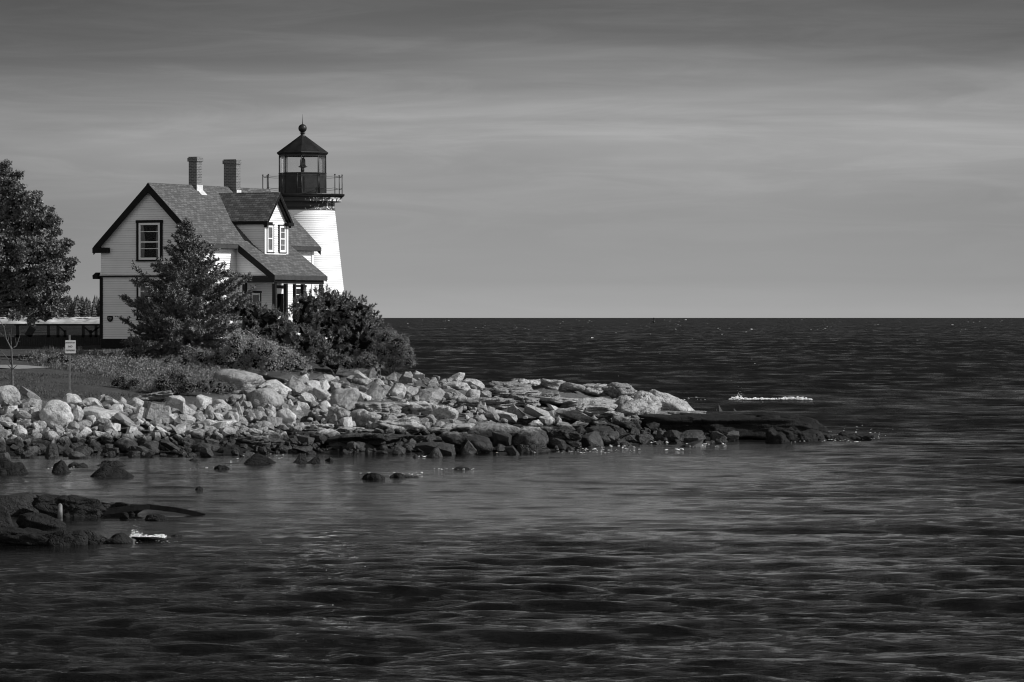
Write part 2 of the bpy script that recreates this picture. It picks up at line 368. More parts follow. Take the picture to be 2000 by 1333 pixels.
# ------------------------------------------------------------------ ground
def yh(D, y): return H - (y - HY) / F * D
WAT = lambda y: H * F / (y - HY)
COLS = {
 -500: [(WAT(890), 0), (147.5, .45), (152, 1.85), (157, 2.2), (163, 2.74), (168, 2.87), (178, 3.3), (190, 3.5), (204, 3.5), (215, 2), (228, -1)],
 0:    [(WAT(890), 0), (147.5, yh(147.5, 860)), (152, yh(152, 782)), (157, yh(157, 757)), (163, yh(163, 724)), (168, yh(168, 715)), (178, yh(178, 692)), (190, 3.5), (204, 3.5), (215, 2), (228, -1)],
 200:  [(WAT(888), 0), (148, yh(148, 857)), (152.5, yh(152.5, 788)), (158, yh(158, 767)), (164, yh(164, 737)), (170, yh(170, 708)), (180, yh(180, 690)), (190, 3.55), (204, 3.5), (215, 2), (228, -1)],
 400:  [(WAT(888), 0), (149, yh(149, 852)), (154, yh(154, 805)), (159, yh(159, 773)), (164, yh(164, 747)), (169, yh(169, 724)), (176, yh(176, 702)), (186, 3.4), (204, 3.5), (215, 2), (228, -1)],
 500:  [(WAT(886), 0), (150, yh(150, 854)), (156, yh(156, 805)), (162, yh(162, 772)), (168, yh(168, 744)), (174, yh(174, 718)), (182, yh(182, 698)), (192, 3.5), (204, 3.4), (213, 2), (224, -1)],
 650:  [(WAT(884), 0), (152, yh(152, 850)), (158, yh(158, 815)), (165, yh(165, 780)), (171, yh(171, 750)), (177, yh(177, 729)), (184, yh(184, 712)), (195, 3.3), (204, 3.0), (211, 1.6), (220, -1)],
 740:  [(WAT(884), 0), (152, yh(152, 852)), (158, yh(158, 818)), (165, yh(165, 785)), (171, yh(171, 755)), (177, yh(177, 731)), (183, yh(183, 722)), (190, 1.4), (196, -.6), (220, -1.2)],
 820:  [(WAT(885), 0), (152, yh(152, 854)), (159, yh(159, 820)), (166, yh(166, 785)), (172, yh(172, 757)), (178, yh(178, 738)), (184, 1.4), (189, -.5), (200, -1.2)],
 900:  [(WAT(885), 0), (152, yh(152, 854)), (160, yh(160, 817)), (168, yh(168, 780)), (177, yh(177, 747)), (183, 1.0), (187, -.6), (200, -1.2)],
 1000: [(WAT(884), 0), (153, yh(153, 854)), (162, yh(162, 817)), (170, yh(170, 783)), (177, yh(177, 755)), (182, .8), (186, -.6), (200, -1.2)],
 1100: [(WAT(880), 0), (156, yh(156, 850)), (164, yh(164, 815)), (172, yh(172, 781)), (178, yh(178, 758)), (183, .6), (186, -.6), (200, -1.2)],
 1200: [(WAT(872), 0), (160, yh(160, 850)), (167, yh(167, 817)), (174, yh(174, 787)), (179, yh(179, 768)), (183, .5), (186, -.6), (200, -1.2)],
 1300: [(WAT(866), 0), (163, yh(163, 850)), (168, yh(168, 826)), (174, yh(174, 806)), (178, yh(178, 790)), (182, .3), (185, -.6), (200, -1.2)],
 1360: [(WAT(863), 0), (165, yh(165, 848)), (170, yh(170, 835)), (175, yh(175, 822)), (178, .2), (181, -.6), (200, -1.2)],
 1450: [(WAT(861), 0), (167, yh(167, 850)), (171, yh(171, 840)), (174, .2), (177, -.5), (200, -1.2)],
 1550: [(WAT(858), -.02), (169, .1), (172, .12), (175, -.5), (200, -1.2)],
 1650: [(164, -.5), (169, -.1), (172, -.1), (175, -.6), (200, -1.2)],
 1760: [(164, -1), (175, -1), (200, -1.2)],
 2400: [(164, -1.2), (200, -1.2)],
}
CK = sorted(COLS)
def prof_np(px, D):
    L = COLS[px]; d = [L[0][0] - 6] + [a for a, b in L] + [300]; h = [-1.2] + [b for a, b in L] + [-1.2]
    return np.interp(D, d, h)
def ground_np(px, D):
    px = np.asarray(px, float); D = np.asarray(D, float)
    prof = np.stack([prof_np(k, D) for k in CK]); ck = np.array(CK, float)
    pc = np.clip(px, ck[0], ck[-1] - 1e-3); i = np.clip(np.searchsorted(ck, pc, side='right') - 1, 0, len(ck) - 2)
    t = (pc - ck[i]) / (ck[i + 1] - ck[i]); idx = np.indices(px.shape)
    a = np.take_along_axis(prof, i[None], 0)[0]; b = np.take_along_axis(prof, (i + 1)[None], 0)[0]
    return a * (1 - t) + b * t
def ground(px, D): return float(ground_np(np.array([px]), np.array([D]))[0])
def gxy(x, D): return ground(CX + F * x / D, D)
def hit(px, py):
    Ds = np.arange(138, 232, .05); z = ground_np(np.full(Ds.shape, float(px)), Ds); r = H - (py - HY) / F * Ds
    k = np.nonzero(r <= np.maximum(z, 0))[0]
    if len(k) == 0: return P(px, py, 176)
    return P(px, py, float(Ds[k[0]]))

ndir = [(RNG.normal(size=2), RNG.uniform(0, 6.28), w) for w in (6, 6, 3, 3, 1.6, 1.6, .9, .9, .6, .6)]
def lumps(X, Y):
    r = 0
    for d, ph, w in ndir:
        d = d / np.hypot(*d); r = r + w * .16 * np.sin((X * d[0] + Y * d[1]) * 6.28 / w + ph)
    return r / 1.2
RB = ([-500, 0, 200, 300, 400, 450, 500, 560, 650, 720], [153, 153, 154, 155.5, 158, 161, 165, 172, 177, 300])
def make_ground():
    px = np.arange(-460, 1960, 7.0); D = np.concatenate([np.arange(134, 186, .3), np.arange(186, 236, .8)])
    PX, DD = np.meshgrid(px, D); Z = ground_np(PX, DD); X = (PX - CX) / F * DD
    lim = np.interp(PX, *RB); rocky = np.clip((lim - DD) / 1.2 + .5, 0, 1)
    Z = Z + lumps(X, DD) * (.04 + .12 * rocky) - .17 * rocky
    V = np.stack([X, DD, Z], -1).reshape(-1, 3); n, m = PX.shape
    i = np.arange((n - 1) * (m - 1)); r, c = i // (m - 1), i % (m - 1); a = r * m + c
    Fc = np.stack([a, a + 1, a + m + 1, a + m], -1)
    o = fastmesh('ground', V, Fc, M['ground'], smooth=True, attrs={'rocky': rocky.ravel()}); tag(o, kind='structure')
make_ground()
# gravel path on the left
def make_path():
    px = np.linspace(-420, 96, 60); t = np.linspace(0, 1, 8); V = []
    for p in px:
        for s in t:
            w = 3.4 * min(1, max(.05, (96 - p) / 60)) ; D = 165.6 + (s - .5) * w + .01 * (p)
            V.append(((p - CX) / F * D, D, ground(p, D) + .07))
    Fc = [(i * 8 + j, (i + 1) * 8 + j, (i + 1) * 8 + j + 1, i * 8 + j + 1) for i in range(59) for j in range(7)]
    tag(fastmesh('path', V, Fc, M['path'], smooth=True), kind='structure')
make_path()

# ------------------------------------------------------------------ sea
wv = []
for lam, amp in ((22, .12), (14, .08), (10, .05), (7.5, .034), (5.2, .026), (3.6, .024), (2.6, .021), (1.9, .018), (1.45, .015), (1.1, .012), (.85, .0095), (.66, .0072), (.5, .005), (.38, .0032)):
    for _ in range(3):
        a = R(92 + RNG.normal(0, 38 if lam > 3 else 44)); wv.append((math.cos(a), math.sin(a), lam * RNG.uniform(.82, 1.2), amp * RNG.uniform(.6, 1.1), RNG.uniform(0, 6.28)))
def smooth(x, a, b):
    t = np.clip((x - a) / (b - a), 0, 1); return t * t * (3 - 2 * t)
def chopf(X, D):
    """1 on the open water, low in the lee of the point"""
    px = CX + F * X / D
    w = 8 * np.sin(X * .35 + D * .06) + 6 * np.sin(X * .13 - D * .11 + 1)
    lee = smooth(D + w * .8, 62, 104) * (1 - smooth(D, 163, 180)) * (1 - smooth(px + w * 10, 1300, 2050))
    return 1 - .88 * lee
def make_sea():
    D = np.concatenate([np.arange(42, 90, .10), np.arange(90, 190, .2), np.geomspace(190, 900, 420)[:-1], np.geomspace(900, 120000, 260)])
    s = np.concatenate([np.linspace(-.6, -.145, 24)[:-1], np.linspace(-.145, .145, 340), np.linspace(.145, .6, 24)[1:]])
    SS, DD = np.meshgrid(s, D); X = SS * DD; ch = chopf(X, DD)
    Z = np.zeros_like(X)
    g = .55 + .45 * np.sin(X * .19 + DD * .11) * np.sin(X * .07 - DD * .17 + 2)
    for cx, cy, lam, amp, ph in wv:
        q = 6.283 / lam * (X * cx + DD * cy) + ph
        fade = np.clip(1.7 - DD / (lam * 110), 0, 1)
        mod = .65 + .35 * np.sin(X * .37 / lam * 1.9 + ph * 3) * np.sin(DD * .9 / lam + ph)
        if lam > 9.5: fade = fade * smooth(DD, 120, 230)
        Z += amp * (np.sin(q) + .28 * np.sin(2 * q + 1.3)) * fade * mod
    Z = Z * (.20 + .64 * ch) * (.75 + .5 * g)
    un = np.clip((DD - 90) / 260, 0, 1) ** .7 * .36 * ch
    V = np.stack([X, DD, Z], -1).reshape(-1, 3); n, m = X.shape
    i = np.arange((n - 1) * (m - 1)); r, c = i // (m - 1), i % (m - 1); a = r * m + c
    o = fastmesh('sea', V, np.stack([a, a + 1, a + m + 1, a + m], -1), M['water'], smooth=True, attrs={'chop': ch.ravel(), 'unresolved': un.ravel()})
    tag(o, kind='structure')
make_sea()

# ------------------------------------------------------------------ far shore behind the fence
def far_shore():
    D0 = 3300.0; V = []; xs = np.linspace(-640, -260, 140)
    rows = [(0, -2), (6, .8), (20, 2.2), (40, 4.6), (80, 4.4), (400, 4.4)]
    for x in xs:
        e = min(1, (x + 640) / 30 + .2, (-260 - x) / 50)
        for d, z in rows: V.append((x, D0 + d + 6 * math.sin(x * .05), z * max(e, .05) + (.8 * math.sin(x * .11) + .6 * math.sin(x * .31) + .4 * math.sin(x * .8)) * (z > 1)))
    k = len(rows); Fc = [(i * k + j, (i + 1) * k + j, (i + 1) * k + j + 1, i * k + j + 1) for i in range(139) for j in range(k - 1)]
    tag(fastmesh('beach', V, Fc, M['beach'], smooth=True), kind='structure')
    Vt = []; Ft = []
    for _ in range(950):
        x = RNG.uniform(-630, -275); d = D0 + 60 + RNG.uniform(0, 1) ** 1.5 * 130; h = RNG.uniform(8.5, 14.5)
        if RNG.uniform() < .10: h += RNG.uniform(2, 5)
        if x > -360: h += RNG.uniform(.5, 4.5)
        r = h * RNG.uniform(.16, .26); con = RNG.uniform() < .6; z0 = 4.6; n = 7
        levels = 7
        for L in range(levels):
            t = L / levels; zz = z0 + h * (.1 + .9 * t); rr = r * ((1 - t) if con else math.sin(math.pi * (.25 + .72 * t))) + .15
            i0 = len(Vt); dz = h / levels * 1.5
            for k in range(n):
                a = 6.283 * k / n + RNG.uniform(-.4, .4); q = rr * RNG.uniform(.65, 1.25)
                Vt.append((x + q * math.cos(a), d + q * math.sin(a), zz + RNG.uniform(-.3, .3)))
            Vt.append((x, d, zz + dz))
            for k in range(n): Ft.append((i0 + k, i0 + (k + 1) % n, i0 + n))
    o = fastmesh('distant_woods', Vt, Ft, M['farwood']); tag(o, 'dark band of far conifers above the pale beach across the water', kind='stuff')
far_shore()

# ------------------------------------------------------------------ the house
TH = R(62.2); CU, SU = math.cos(TH), math.sin(TH)
RX, RD = -16.53, 186.0
def L(u, v, z): return Vector((RX + CU * u + SU * v, RD + SU * u - CU * v, z))
NU = Vector((CU, SU, 0)); NV = Vector((SU, -CU, 0))
HB = L(5, 0, 3.5)
house = empty('house', HB, 'white clapboard house with two brick chimneys and a front dormer beside the tower', 'house')
def hb(mb, name, mat, parent=None): return mb.build(name, M[mat], parent or house, HB)
def clip(poly, z0, z1):
    for zz, keep in ((z0, 1), (z1, -1)):
        out = []
        for i in range(len(poly)):
            a, b = poly[i], poly[(i + 1) % len(poly)]
            ia, ib = (a[1] - zz) * keep >= 0, (b[1] - zz) * keep >= 0
            if ia: out.append(a)
            if ia != ib:
                t = (zz - a[1]) / (b[1] - a[1]); out.append((a[0] + (b[0] - a[0]) * t, zz))
        poly = out
        if len(poly) < 3: return []
    return poly
def clap(mb, poly, fn, z0, step=.105, lip=.022, extra=None):
    """clapboards: each course leans out at its foot. fn(a, z, out) -> world"""
    zmax = max(p[1] for p in poly); z = 3.9 + math.floor((z0 - 3.9) / step + 1e-6) * step
    ex = extra or (lambda z: 0)
    while z < zmax:
        c = clip(poly, z, z + step)
        if c:
            pts = [fn(a, zz, lip * (1 - (zz - z) / step) + ex(zz)) for a, zz in c]
            mb.poly(pts)
            lo = [q for q in c if abs(q[1] - z) < 1e-6]
            if len(lo) >= 2:
                a0, a1 = min(q[0] for q in lo), max(q[0] for q in lo)
                mb.poly([fn(a0, z, lip + ex(z)), fn(a1, z, lip + ex(z)), fn(a1, z, ex(z)), fn(a0, z, ex(z))])
        z += step
UG = .25; VL, VR = -2.70, 2.55; ZB = 3.9; ZM = 6.79
def roofz(v): return 10.97 - .965 * abs(v)
fnear = lambda a, z, out: L(UG - out, a, z)
w = MB()
skirt = lambda z: .13 * max(0, 1 - (z - ZM) / .42) ** 2
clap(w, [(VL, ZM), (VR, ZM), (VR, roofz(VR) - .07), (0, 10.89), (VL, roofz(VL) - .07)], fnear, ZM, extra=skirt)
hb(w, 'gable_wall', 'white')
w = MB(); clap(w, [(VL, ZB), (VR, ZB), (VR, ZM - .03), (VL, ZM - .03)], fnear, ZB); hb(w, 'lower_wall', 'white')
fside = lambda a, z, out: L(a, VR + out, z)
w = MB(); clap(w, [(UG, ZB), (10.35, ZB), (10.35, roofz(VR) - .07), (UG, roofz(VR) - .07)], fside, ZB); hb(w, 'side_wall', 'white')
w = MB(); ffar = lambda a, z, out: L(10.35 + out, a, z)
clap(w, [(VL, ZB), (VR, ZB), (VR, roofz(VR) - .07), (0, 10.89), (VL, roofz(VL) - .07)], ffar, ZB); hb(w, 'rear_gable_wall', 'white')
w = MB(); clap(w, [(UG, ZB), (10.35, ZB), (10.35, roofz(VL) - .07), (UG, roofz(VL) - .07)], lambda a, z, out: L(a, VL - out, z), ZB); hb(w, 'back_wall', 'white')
def lowz(v): return 8.22 - .727 * (v - 2.85)
for uu, sg in ((3.46, -1), (7.6, 1)):
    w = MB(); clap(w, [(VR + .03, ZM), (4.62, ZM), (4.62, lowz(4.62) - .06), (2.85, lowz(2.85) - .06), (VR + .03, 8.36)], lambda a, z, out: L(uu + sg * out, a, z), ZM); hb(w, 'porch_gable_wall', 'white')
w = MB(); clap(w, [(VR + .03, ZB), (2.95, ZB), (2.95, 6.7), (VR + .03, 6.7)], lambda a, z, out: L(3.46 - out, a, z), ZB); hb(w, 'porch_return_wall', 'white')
# foundation, trim
def lbox(mb, u0, u1, v0, v1, z0, z1):
    mb.prism([L(u0, v0, z0), L(u1, v0, z0), L(u1, v1, z0), L(u0, v1, z0)], (0, 0, z1 - z0))
m = MB(); lbox(m, UG - .01, 10.36, VL - .01, VR + .01, 2.7, ZB - .01); lbox(m, 3.4, 7.7, VR + .02, 4.66, 2.7, ZB - .15); hb(m, 'foundation', 'dark')
m = MB(); lbox(m, UG - .06, UG - .001, VL - .05, VL + .10, ZB, ZM - .08); lbox(m, UG - .001, UG + .1, VL - .06, VL - .03, ZB, ZM - .08); hb(m, 'corner_board', 'dark')
m = MB(); lbox(m, UG - .15, UG - .0, VL - .06, VR + .05, ZM - .07, ZM - .005); lbox(m, UG + .01, 3.40, VR + .03, VR + .08, ZM - .05, ZM - .005); hb(m, 'belt_course', 'dark')
m = MB(); m.prism([L(UG - .16, VL - .09, ZM - .16), L(UG - .16, VL - .36, ZM - .16), L(UG - .16, VL - .38, ZM + .0), L(UG - .16, VL - .2, ZM + .14), L(UG - .16, VL - .09, ZM + .14)], NU * 1.6)
hb(m, 'side_hood', 'dark')
m = MB(); lbox(m, 3.38, 3.43, VR + .0, 4.62, ZM - .06, ZM - .005); hb(m, 'porch_belt', 'dark')
m = MB(); lbox(m, 10.2, 10.38, VR + .025, VR + .06, ZB, 8.3); hb(m, 'corner_trim', 'trimwhite'); m = MB(); lbox(m, UG + .0, UG + .14, VR + .025, VR + .05, ZM, 8.3); hb(m, 'corner_trim', 'trimwhite')
# roofs
def slab(mb, pts, t=.07):
    a = [Vector(p) for p in pts]; n = (a[1] - a[0]).cross(a[2] - a[0]).normalized()
    if n.z < 0: n = -n
    mb.prism(a, -n * t)
E = .0
m = MB()
slab(m, [L(0, 0, 10.97), L(10.6, 0, 10.97), L(10.6, 2.85, 8.22), L(0, 2.85, 8.22)])
slab(m, [L(3.16, 2.85, 8.222), L(7.85, 2.85, 8.222), L(7.85, 4.79, 6.81), L(3.16, 4.79, 6.81)])
slab(m, [L(0, 0, 10.97), L(10.6, 0, 10.97), L(10.6, -2.95, roofz(2.95)), L(0, -2.95, roofz(2.95))])
roof = hb(m, 'roof', 'shingle')
m = MB(); m.prism([L(0, -.10, 10.90), L(0, 0, 11.0), L(0, .10, 10.90)], NU * 10.6); hb(m, 'ridge_cap', 'shingle', roof)
def rake(mb, u, p0, p1, w=.26, t=.05, s=1):
    """board under the slab edge in the plane u=const from (v,z) p0 to p1"""
    mb.prism([L(u, p0[0], p0[1]), L(u, p1[0], p1[1]), L(u, p1[0], p1[1] - w), L(u, p0[0], p0[1] - w * 1.1)], NU * t * s)
for uu, s in ((-.012, 1), (10.612, -1)):
    m = MB()
    rake(m, uu, (0, 10.95), (2.86, 8.19), .35, .06, s); rake(m, uu, (0, 10.95), (-2.96, roofz(2.96) - .02), .35, .06, s); hb(m, 'rake_board', 'dark')

m = MB()   # soffits
m.prism([L(.05, -.03, 10.86), L(UG - .03, -.03, 10.86), L(UG - .03, 2.84, 8.11), L(.05, 2.84, 8.11)], (0, 0, -.03))
m.prism([L(.05, .03, 10.86), L(UG - .03, .03, 10.86), L(UG - .03, -2.93, 8.01), L(.05, -2.93, 8.01)], (0, 0, -.03))
hb(m, 'soffit', 'dark')
m = MB(); lbox(m, -.02, 3.15, 2.80, 2.88, 8.02, 8.19); lbox(m, 7.86, 10.62, 2.80, 2.88, 8.02, 8.19); lbox(m, .02, 3.2, VR + .03, 2.79, 8.0, 8.03); lbox(m, 7.8, 10.6, VR + .03, 2.79, 8.0, 8.03)
lbox(m, 3.14, 7.87, 4.76, 4.83, 6.60, 6.785); lbox(m, 3.2, 7.8, 4.66, 4.75, 6.58, 6.60)
hb(m, 'eave_fascia', 'darkfascia')
m = MB(); lbox(m, 0, 10.6, -2.98, -2.9, 7.9, 8.1); hb(m, 'rear_fascia', 'dark')
m = MB(); lbox(m, -.03, UG - .03, -3.0, -2.2, 7.82, 8.06); hb(m, 'cornice_return', 'dark')
m = MB(); rake(m, 3.14, (2.86, 8.2), (4.80, 6.79), .31, .06, 1); hb(m, 'porch_rake_board', 'dark'); m = MB(); rake(m, 7.86, (2.86, 8.2), (4.80, 6.79), .25, .06, -1); hb(m, 'porch_rake_board', 'dark')
# porch
m = MB(); lbox(m, 3.34, 3.5, 2.97, 4.72, 6.47, 6.72); lbox(m, 3.51, 7.72, 4.56, 4.72, 6.42, 6.60); hb(m, 'porch_beam', 'dark')
for (pu, pv, s) in ((3.42, 3.05, .17), (3.42, 4.63, .15), (4.42, 4.63, .15), (5.2, 4.63, .11), (5.95, 4.63, .15), (7.62, 4.63, .15)):
    m = MB(); lbox(m, pu - s / 2, pu + s / 2, pv - s / 2, pv + s / 2, ZB - .13, 6.46 if pv < 4 else 6.415); hb(m, 'porch_post', 'dark')
m = MB(); lbox(m, 3.36, 7.75, VR + .03, 4.75, ZB - .14, ZB - .02); hb(m, 'porch_floor', 'oldwood')
# dormer
for uu, s in ((4.55, -1), (6.57, 1)):
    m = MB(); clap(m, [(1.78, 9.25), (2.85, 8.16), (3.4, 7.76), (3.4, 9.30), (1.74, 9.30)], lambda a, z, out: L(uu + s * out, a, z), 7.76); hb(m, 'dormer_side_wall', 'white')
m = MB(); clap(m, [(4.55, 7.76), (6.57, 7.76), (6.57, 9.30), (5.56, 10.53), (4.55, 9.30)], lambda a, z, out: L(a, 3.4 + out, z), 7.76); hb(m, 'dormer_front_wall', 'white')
m = MB(); lbox(m, 4.51, 4.66, 3.425, 3.46, 7.80, 9.3); lbox(m, 6.45, 6.61, 3.425, 3.46, 7.80, 9.3); lbox(m, 4.67, 6.44, 3.425, 3.45, 7.78, 7.87); hb(m, 'dormer_corner_board', 'trimwhite')
m = MB()
slab(m, [L(5.56, .25, 10.67), L(5.56, 3.65, 10.67), L(4.41, 3.65, 9.32), L(4.41, 1.66, 9.32)], .06)
slab(m, [L(5.56, .25, 10.67), L(5.56, 3.65, 10.67), L(6.71, 3.65, 9.32), L(6.71, 1.66, 9.32)], .06)
dr = hb(m, 'dormer_roof', 'shingle_old')
m = MB()
for s, e in ((-1, 4.41), (1, 6.71)):
    m.prism([L(5.56, 3.66, 10.64), L(e, 3.66, 9.29), L(e, 3.66, 9.10), L(5.56, 3.66, 10.42)], NV * -.05)
    m.prism([L(5.56, 3.58, 10.56), L(e - s * .03, 3.58, 9.22), L(e - s * .03, 3.58, 9.02), L(5.56, 3.58, 10.32)], NV * -.12)
hb(m, 'dormer_rake_board', 'dark')
m = MB(); lbox(m, 4.38, 4.50, 1.80, 3.64, 9.16, 9.28); hb(m, 'dormer_fascia', 'dark'); m = MB(); lbox(m, 6.62, 6.74, 1.80, 3.64, 9.16, 9.28); hb(m, 'dormer_fascia', 'dark')
m = MB(); lbox(m, 4.36, 4.86, 3.47, 3.68, 9.12, 9.26); hb(m, 'dormer_cornice_return', 'dark'); m = MB(); lbox(m, 6.28, 6.76, 3.47, 3.68, 9.12, 9.26); hb(m, 'dormer_cornice_return', 'dark')

def window(center_fn, w, h, out0, dark=.1, whiteb=.09, curtain=True, meet=.48, bars=(.76,), parentname='window', blind=0, shade='interior'):
    """center_fn(a, b, out): a across, b up from the sill, out from the wall"""
    f = center_fn
    def bx(mb, a0, a1, b0, b1, o0, o1): mb.prism([f(a0, b0, o0), f(a1, b0, o0), f(a1, b1, o0), f(a0, b1, o0)], f(0, 0, o1) - f(0, 0, o0))
    W2 = w / 2; o = out0
    m = MB()
    bx(m, -W2, -W2 + dark, 0, h, o, o + .05); bx(m, W2 - dark, W2, 0, h, o, o + .05)
    bx(m, -W2 - .02, W2 + .02, h - dark, h + .0, o + .001, o + .065); bx(m, -W2 - .02, W2 + .02, 0, dark * .6, o + .001, o + .075)
    fr = hb(m, parentname, 'dark')
    i2 = W2 - dark; b0, b1 = dark * .6, h - dark
    m = MB(); t = whiteb
    bx(m, -i2, -i2 + t, b0, b1, o, o + .04); bx(m, i2 - t, i2, b0, b1, o, o + .04); bx(m, -i2 + t, i2 - t, b0, b0 + t, o, o + .04); bx(m, -i2 + t, i2 - t, b1 - t, b1, o, o + .04)
    mz = b0 + (b1 - b0) * meet; bx(m, -i2 + t, i2 - t, mz - .025, mz + .03, o, o + .039)
    for q in bars: zz = b0 + (b1 - b0) * q; bx(m, -i2 + t, i2 - t, zz - .012, zz + .016, o + .01, o + .036)
    hb(m, 'sash', 'trimwhite', fr)
    m = MB(); bx(m, -i2 + t, i2 - t, b0 + t, b1 - t, o - .0, o + .004); hb(m, 'pane_backing', shade, fr)  # backing sheet: dark room tone, painted reflection on the dormer panes
    if curtain:
        m = MB(); g = (i2 - t)
        m.prism([f(-g, b0 + t, o + .006), f(-g * .62, b0 + t, o + .006), f(-g * .5, b0 + (b1 - b0) * .55, o + .006), f(-g * .72, b1 - t, o + .006), f(-g, b1 - t, o + .006)], f(0, 0, .004) - f(0, 0, 0))
        m.prism([f(g, b0 + t, o + .006), f(g * .78, b0 + t, o + .006), f(g * .72, b0 + (b1 - b0) * .55, o + .006), f(g * .85, b1 - t, o + .006), f(g, b1 - t, o + .006)], f(0, 0, .004) - f(0, 0, 0))
        if blind: bx(m, -g * .98, g * .98, b1 - t - blind, b1 - t - .005, o + .012, o + .015)
        hb(m, 'curtain', 'curtain', fr)
    m = MB(); m.poly([f(-i2 + t, b0 + t, o + .022), f(i2 - t, b0 + t, o + .022), f(i2 - t, b1 - t, o + .022), f(-i2 + t, b1 - t, o + .022)]); hb(m, 'pane', 'glass', fr)
    return fr
window(lambda a, b, o: L(UG - o, -.05 + a, 7.42 + b), 1.40, 1.88, .025, .125, .10, True, .48, (.76, .30))
window(lambda a, b, o: L(UG - o, -.05 + a, 4.75 + b), 1.37, 1.81, .025, .10, .10, True, .5, (.76,), blind=.5)
window(lambda a, b, o: L(5.0 + a, 3.4 + o, 7.86 + b), .64, 1.31, .026, .045, .10, False, .5, (), shade='pane_sheen')
window(lambda a, b, o: L(6.1 + a, 3.4 + o, 7.86 + b), .64, 1.31, .026, .045, .10, False, .5, (.27, .75), shade='pane_sheen')
window(lambda a, b, o: L(5.1 + a, VR + o, 4.75 + b), .95, 1.35, .026, .10, .08, False, .5, ())
window(lambda a, b, o: L(9.1 + a, VR + o, 4.8 + b), 1.1, 1.6, .026, .09, .09, False, .5, (.75,))
# porch door
m = MB(); f = lambda a, b, o: L(7.3 + a, VR + o, ZB - .02 + b)
def bx(mb, a0, a1, b0, b1, o0, o1): mb.prism([f(a0, b0, o0), f(a1, b0, o0), f(a1, b1, o0), f(a0, b1, o0)], f(0, 0, o1) - f(0, 0, o0))
bx(m, -.62, -.46, 0, 2.35, .026, .08); bx(m, .46, .62, 0, 2.35, .026, .08); bx(m, -.62, .62, 2.35, 2.5, .026, .085)
door = hb(m, 'door_frame', 'dark')
m = MB(); bx(m, -.46, .46, 0, 2.35, .026, .05); hb(m, 'door_leaf', 'trimwhite', door)
m = MB(); bx(m, -.28, .28, 1.1, 2.1, .051, .06); hb(m, 'door_pane', 'interior', door)
# chimneys
def chimney(u0, u1, v0, v1, z0, z1, e=.045):
    m = MB(); lbox(m, u0, u1, v0, v1, z0, z1 - .22); lbox(m, u0 - e, u1 + e, v0 - e, v1 + e, z1 - .22, z1 - .05); lbox(m, u0 - .01, u1 + .01, v0 - .01, v1 + .01, z1 - .05, z1)
    c = hb(m, 'chimney', 'brick', roof)
    m = MB(); lbox(m, u0 + .08, u1 - .08, v0 + .08, v1 - .08, z1 - .01, z1 + .015)
    return c
chimney(3.77, 4.22, -.2, .24, 10.3, 12.3)
chimney(7.0, 7.38, -.3, .38, 10.3, 12.29)
m = MB(); lbox(m, 3.74, 4.25, .24, .27, 10.55, 11.0)
m.prism([L(3.80, .27, roofz(.27) + .02), L(4.3, .27, roofz(.27) + .02), L(4.3, .48, roofz(.48) + .02), L(3.80, .48, roofz(.48) + .02)], (0, 0, .02)); hb(m, 'chimney_flashing', 'flash', roof); m = MB(); lbox(m, 7.0, 7.4, .39, .42, 10.45, 10.85)
hb(m, 'chimney_flashing', 'flash', roof)
# fittings on the gable wall
m = MB(); c0 = -1.0 - .01
def onwall(px, py):     # point on the near gable wall seen at px,py
    v = (CX + 0 - 0) * 0
    k = (px - CX) / F; u = UG - .03
    v = (k * (RD + SU * u) - RX - CU * u) / (SU + k * CU)
    D = RD + SU * u - CU * v
    return v, H - (py - HY) / F * D
v0, z1 = onwall(240, 581); v1, z0 = onwall(251, 586.5)
lbox(m, UG - .08, UG - .0, v0, v1, z0, z1); hb(m, 'wall_vent', 'dark')
m = MB(); va, zt = onwall(210, 618); vb, zb = onwall(220.5, 629.5); vm = (va + vb) / 2; hh = zt - zb
sh = [(va, zt), (vm, zt + .02), (vb, zt), (vb, zt - hh * .55), (vm + (vb - vm) * .6, zt - hh * .85), (vm, zb), (vm - (vb - vm) * .6, zt - hh * .85), (va, zt - hh * .55)]
m.prism([L(UG - .03, a, z) for a, z in sh], NU * -.03); shield = hb(m, 'wall_shield', 'dark')
m = MB()
for (a0, a1, q0, q1) in ((.15, .85, .72, .80), (.15, .4, .56, .66), (.5, .85, .56, .66), (.3, .7, .34, .42)):
    m.prism([L(UG - .063, va + (vb - va) * a, zb + hh * q) for a, q in ((a0, q0), (a1, q0), (a1, q1), (a0, q1))], NU * -.004)
hb(m, 'shield_marks', 'curtain', shield)

# ------------------------------------------------------------------ the light tower
TD = 200.0; TX = (591 - CX) / F * TD; TC = (TX, TD)
tz = lambda py: H - (py - HY) / F * TD
tr = lambda p: p / F * TD
tower = empty('lighthouse_tower', (TX, TD, 3.6), 'tapered white lighthouse tower with black lantern room and railed gallery behind the house', 'lighthouse')
TO = (TX, TD, 3.6)
def tb(mb, name, mat, parent=None): return mb.build(name, M[mat], parent or tower, TO)
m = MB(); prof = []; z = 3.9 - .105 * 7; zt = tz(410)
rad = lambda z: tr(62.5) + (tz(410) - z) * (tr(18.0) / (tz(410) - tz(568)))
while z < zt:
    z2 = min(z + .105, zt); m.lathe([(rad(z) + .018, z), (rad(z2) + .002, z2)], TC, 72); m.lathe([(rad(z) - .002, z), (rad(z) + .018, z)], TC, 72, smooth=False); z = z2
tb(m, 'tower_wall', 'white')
m = MB(); m.lathe([(tr(64.5), tz(411.5)), (tr(64.5), tz(408)), (tr(62.5), tz(407)), (tr(63), tz(396)), (tr(66), tz(395))], TC, 72); tb(m, 'tower_band', 'peel')
V8 = R(270)     # a corner of the octagon faces the camera
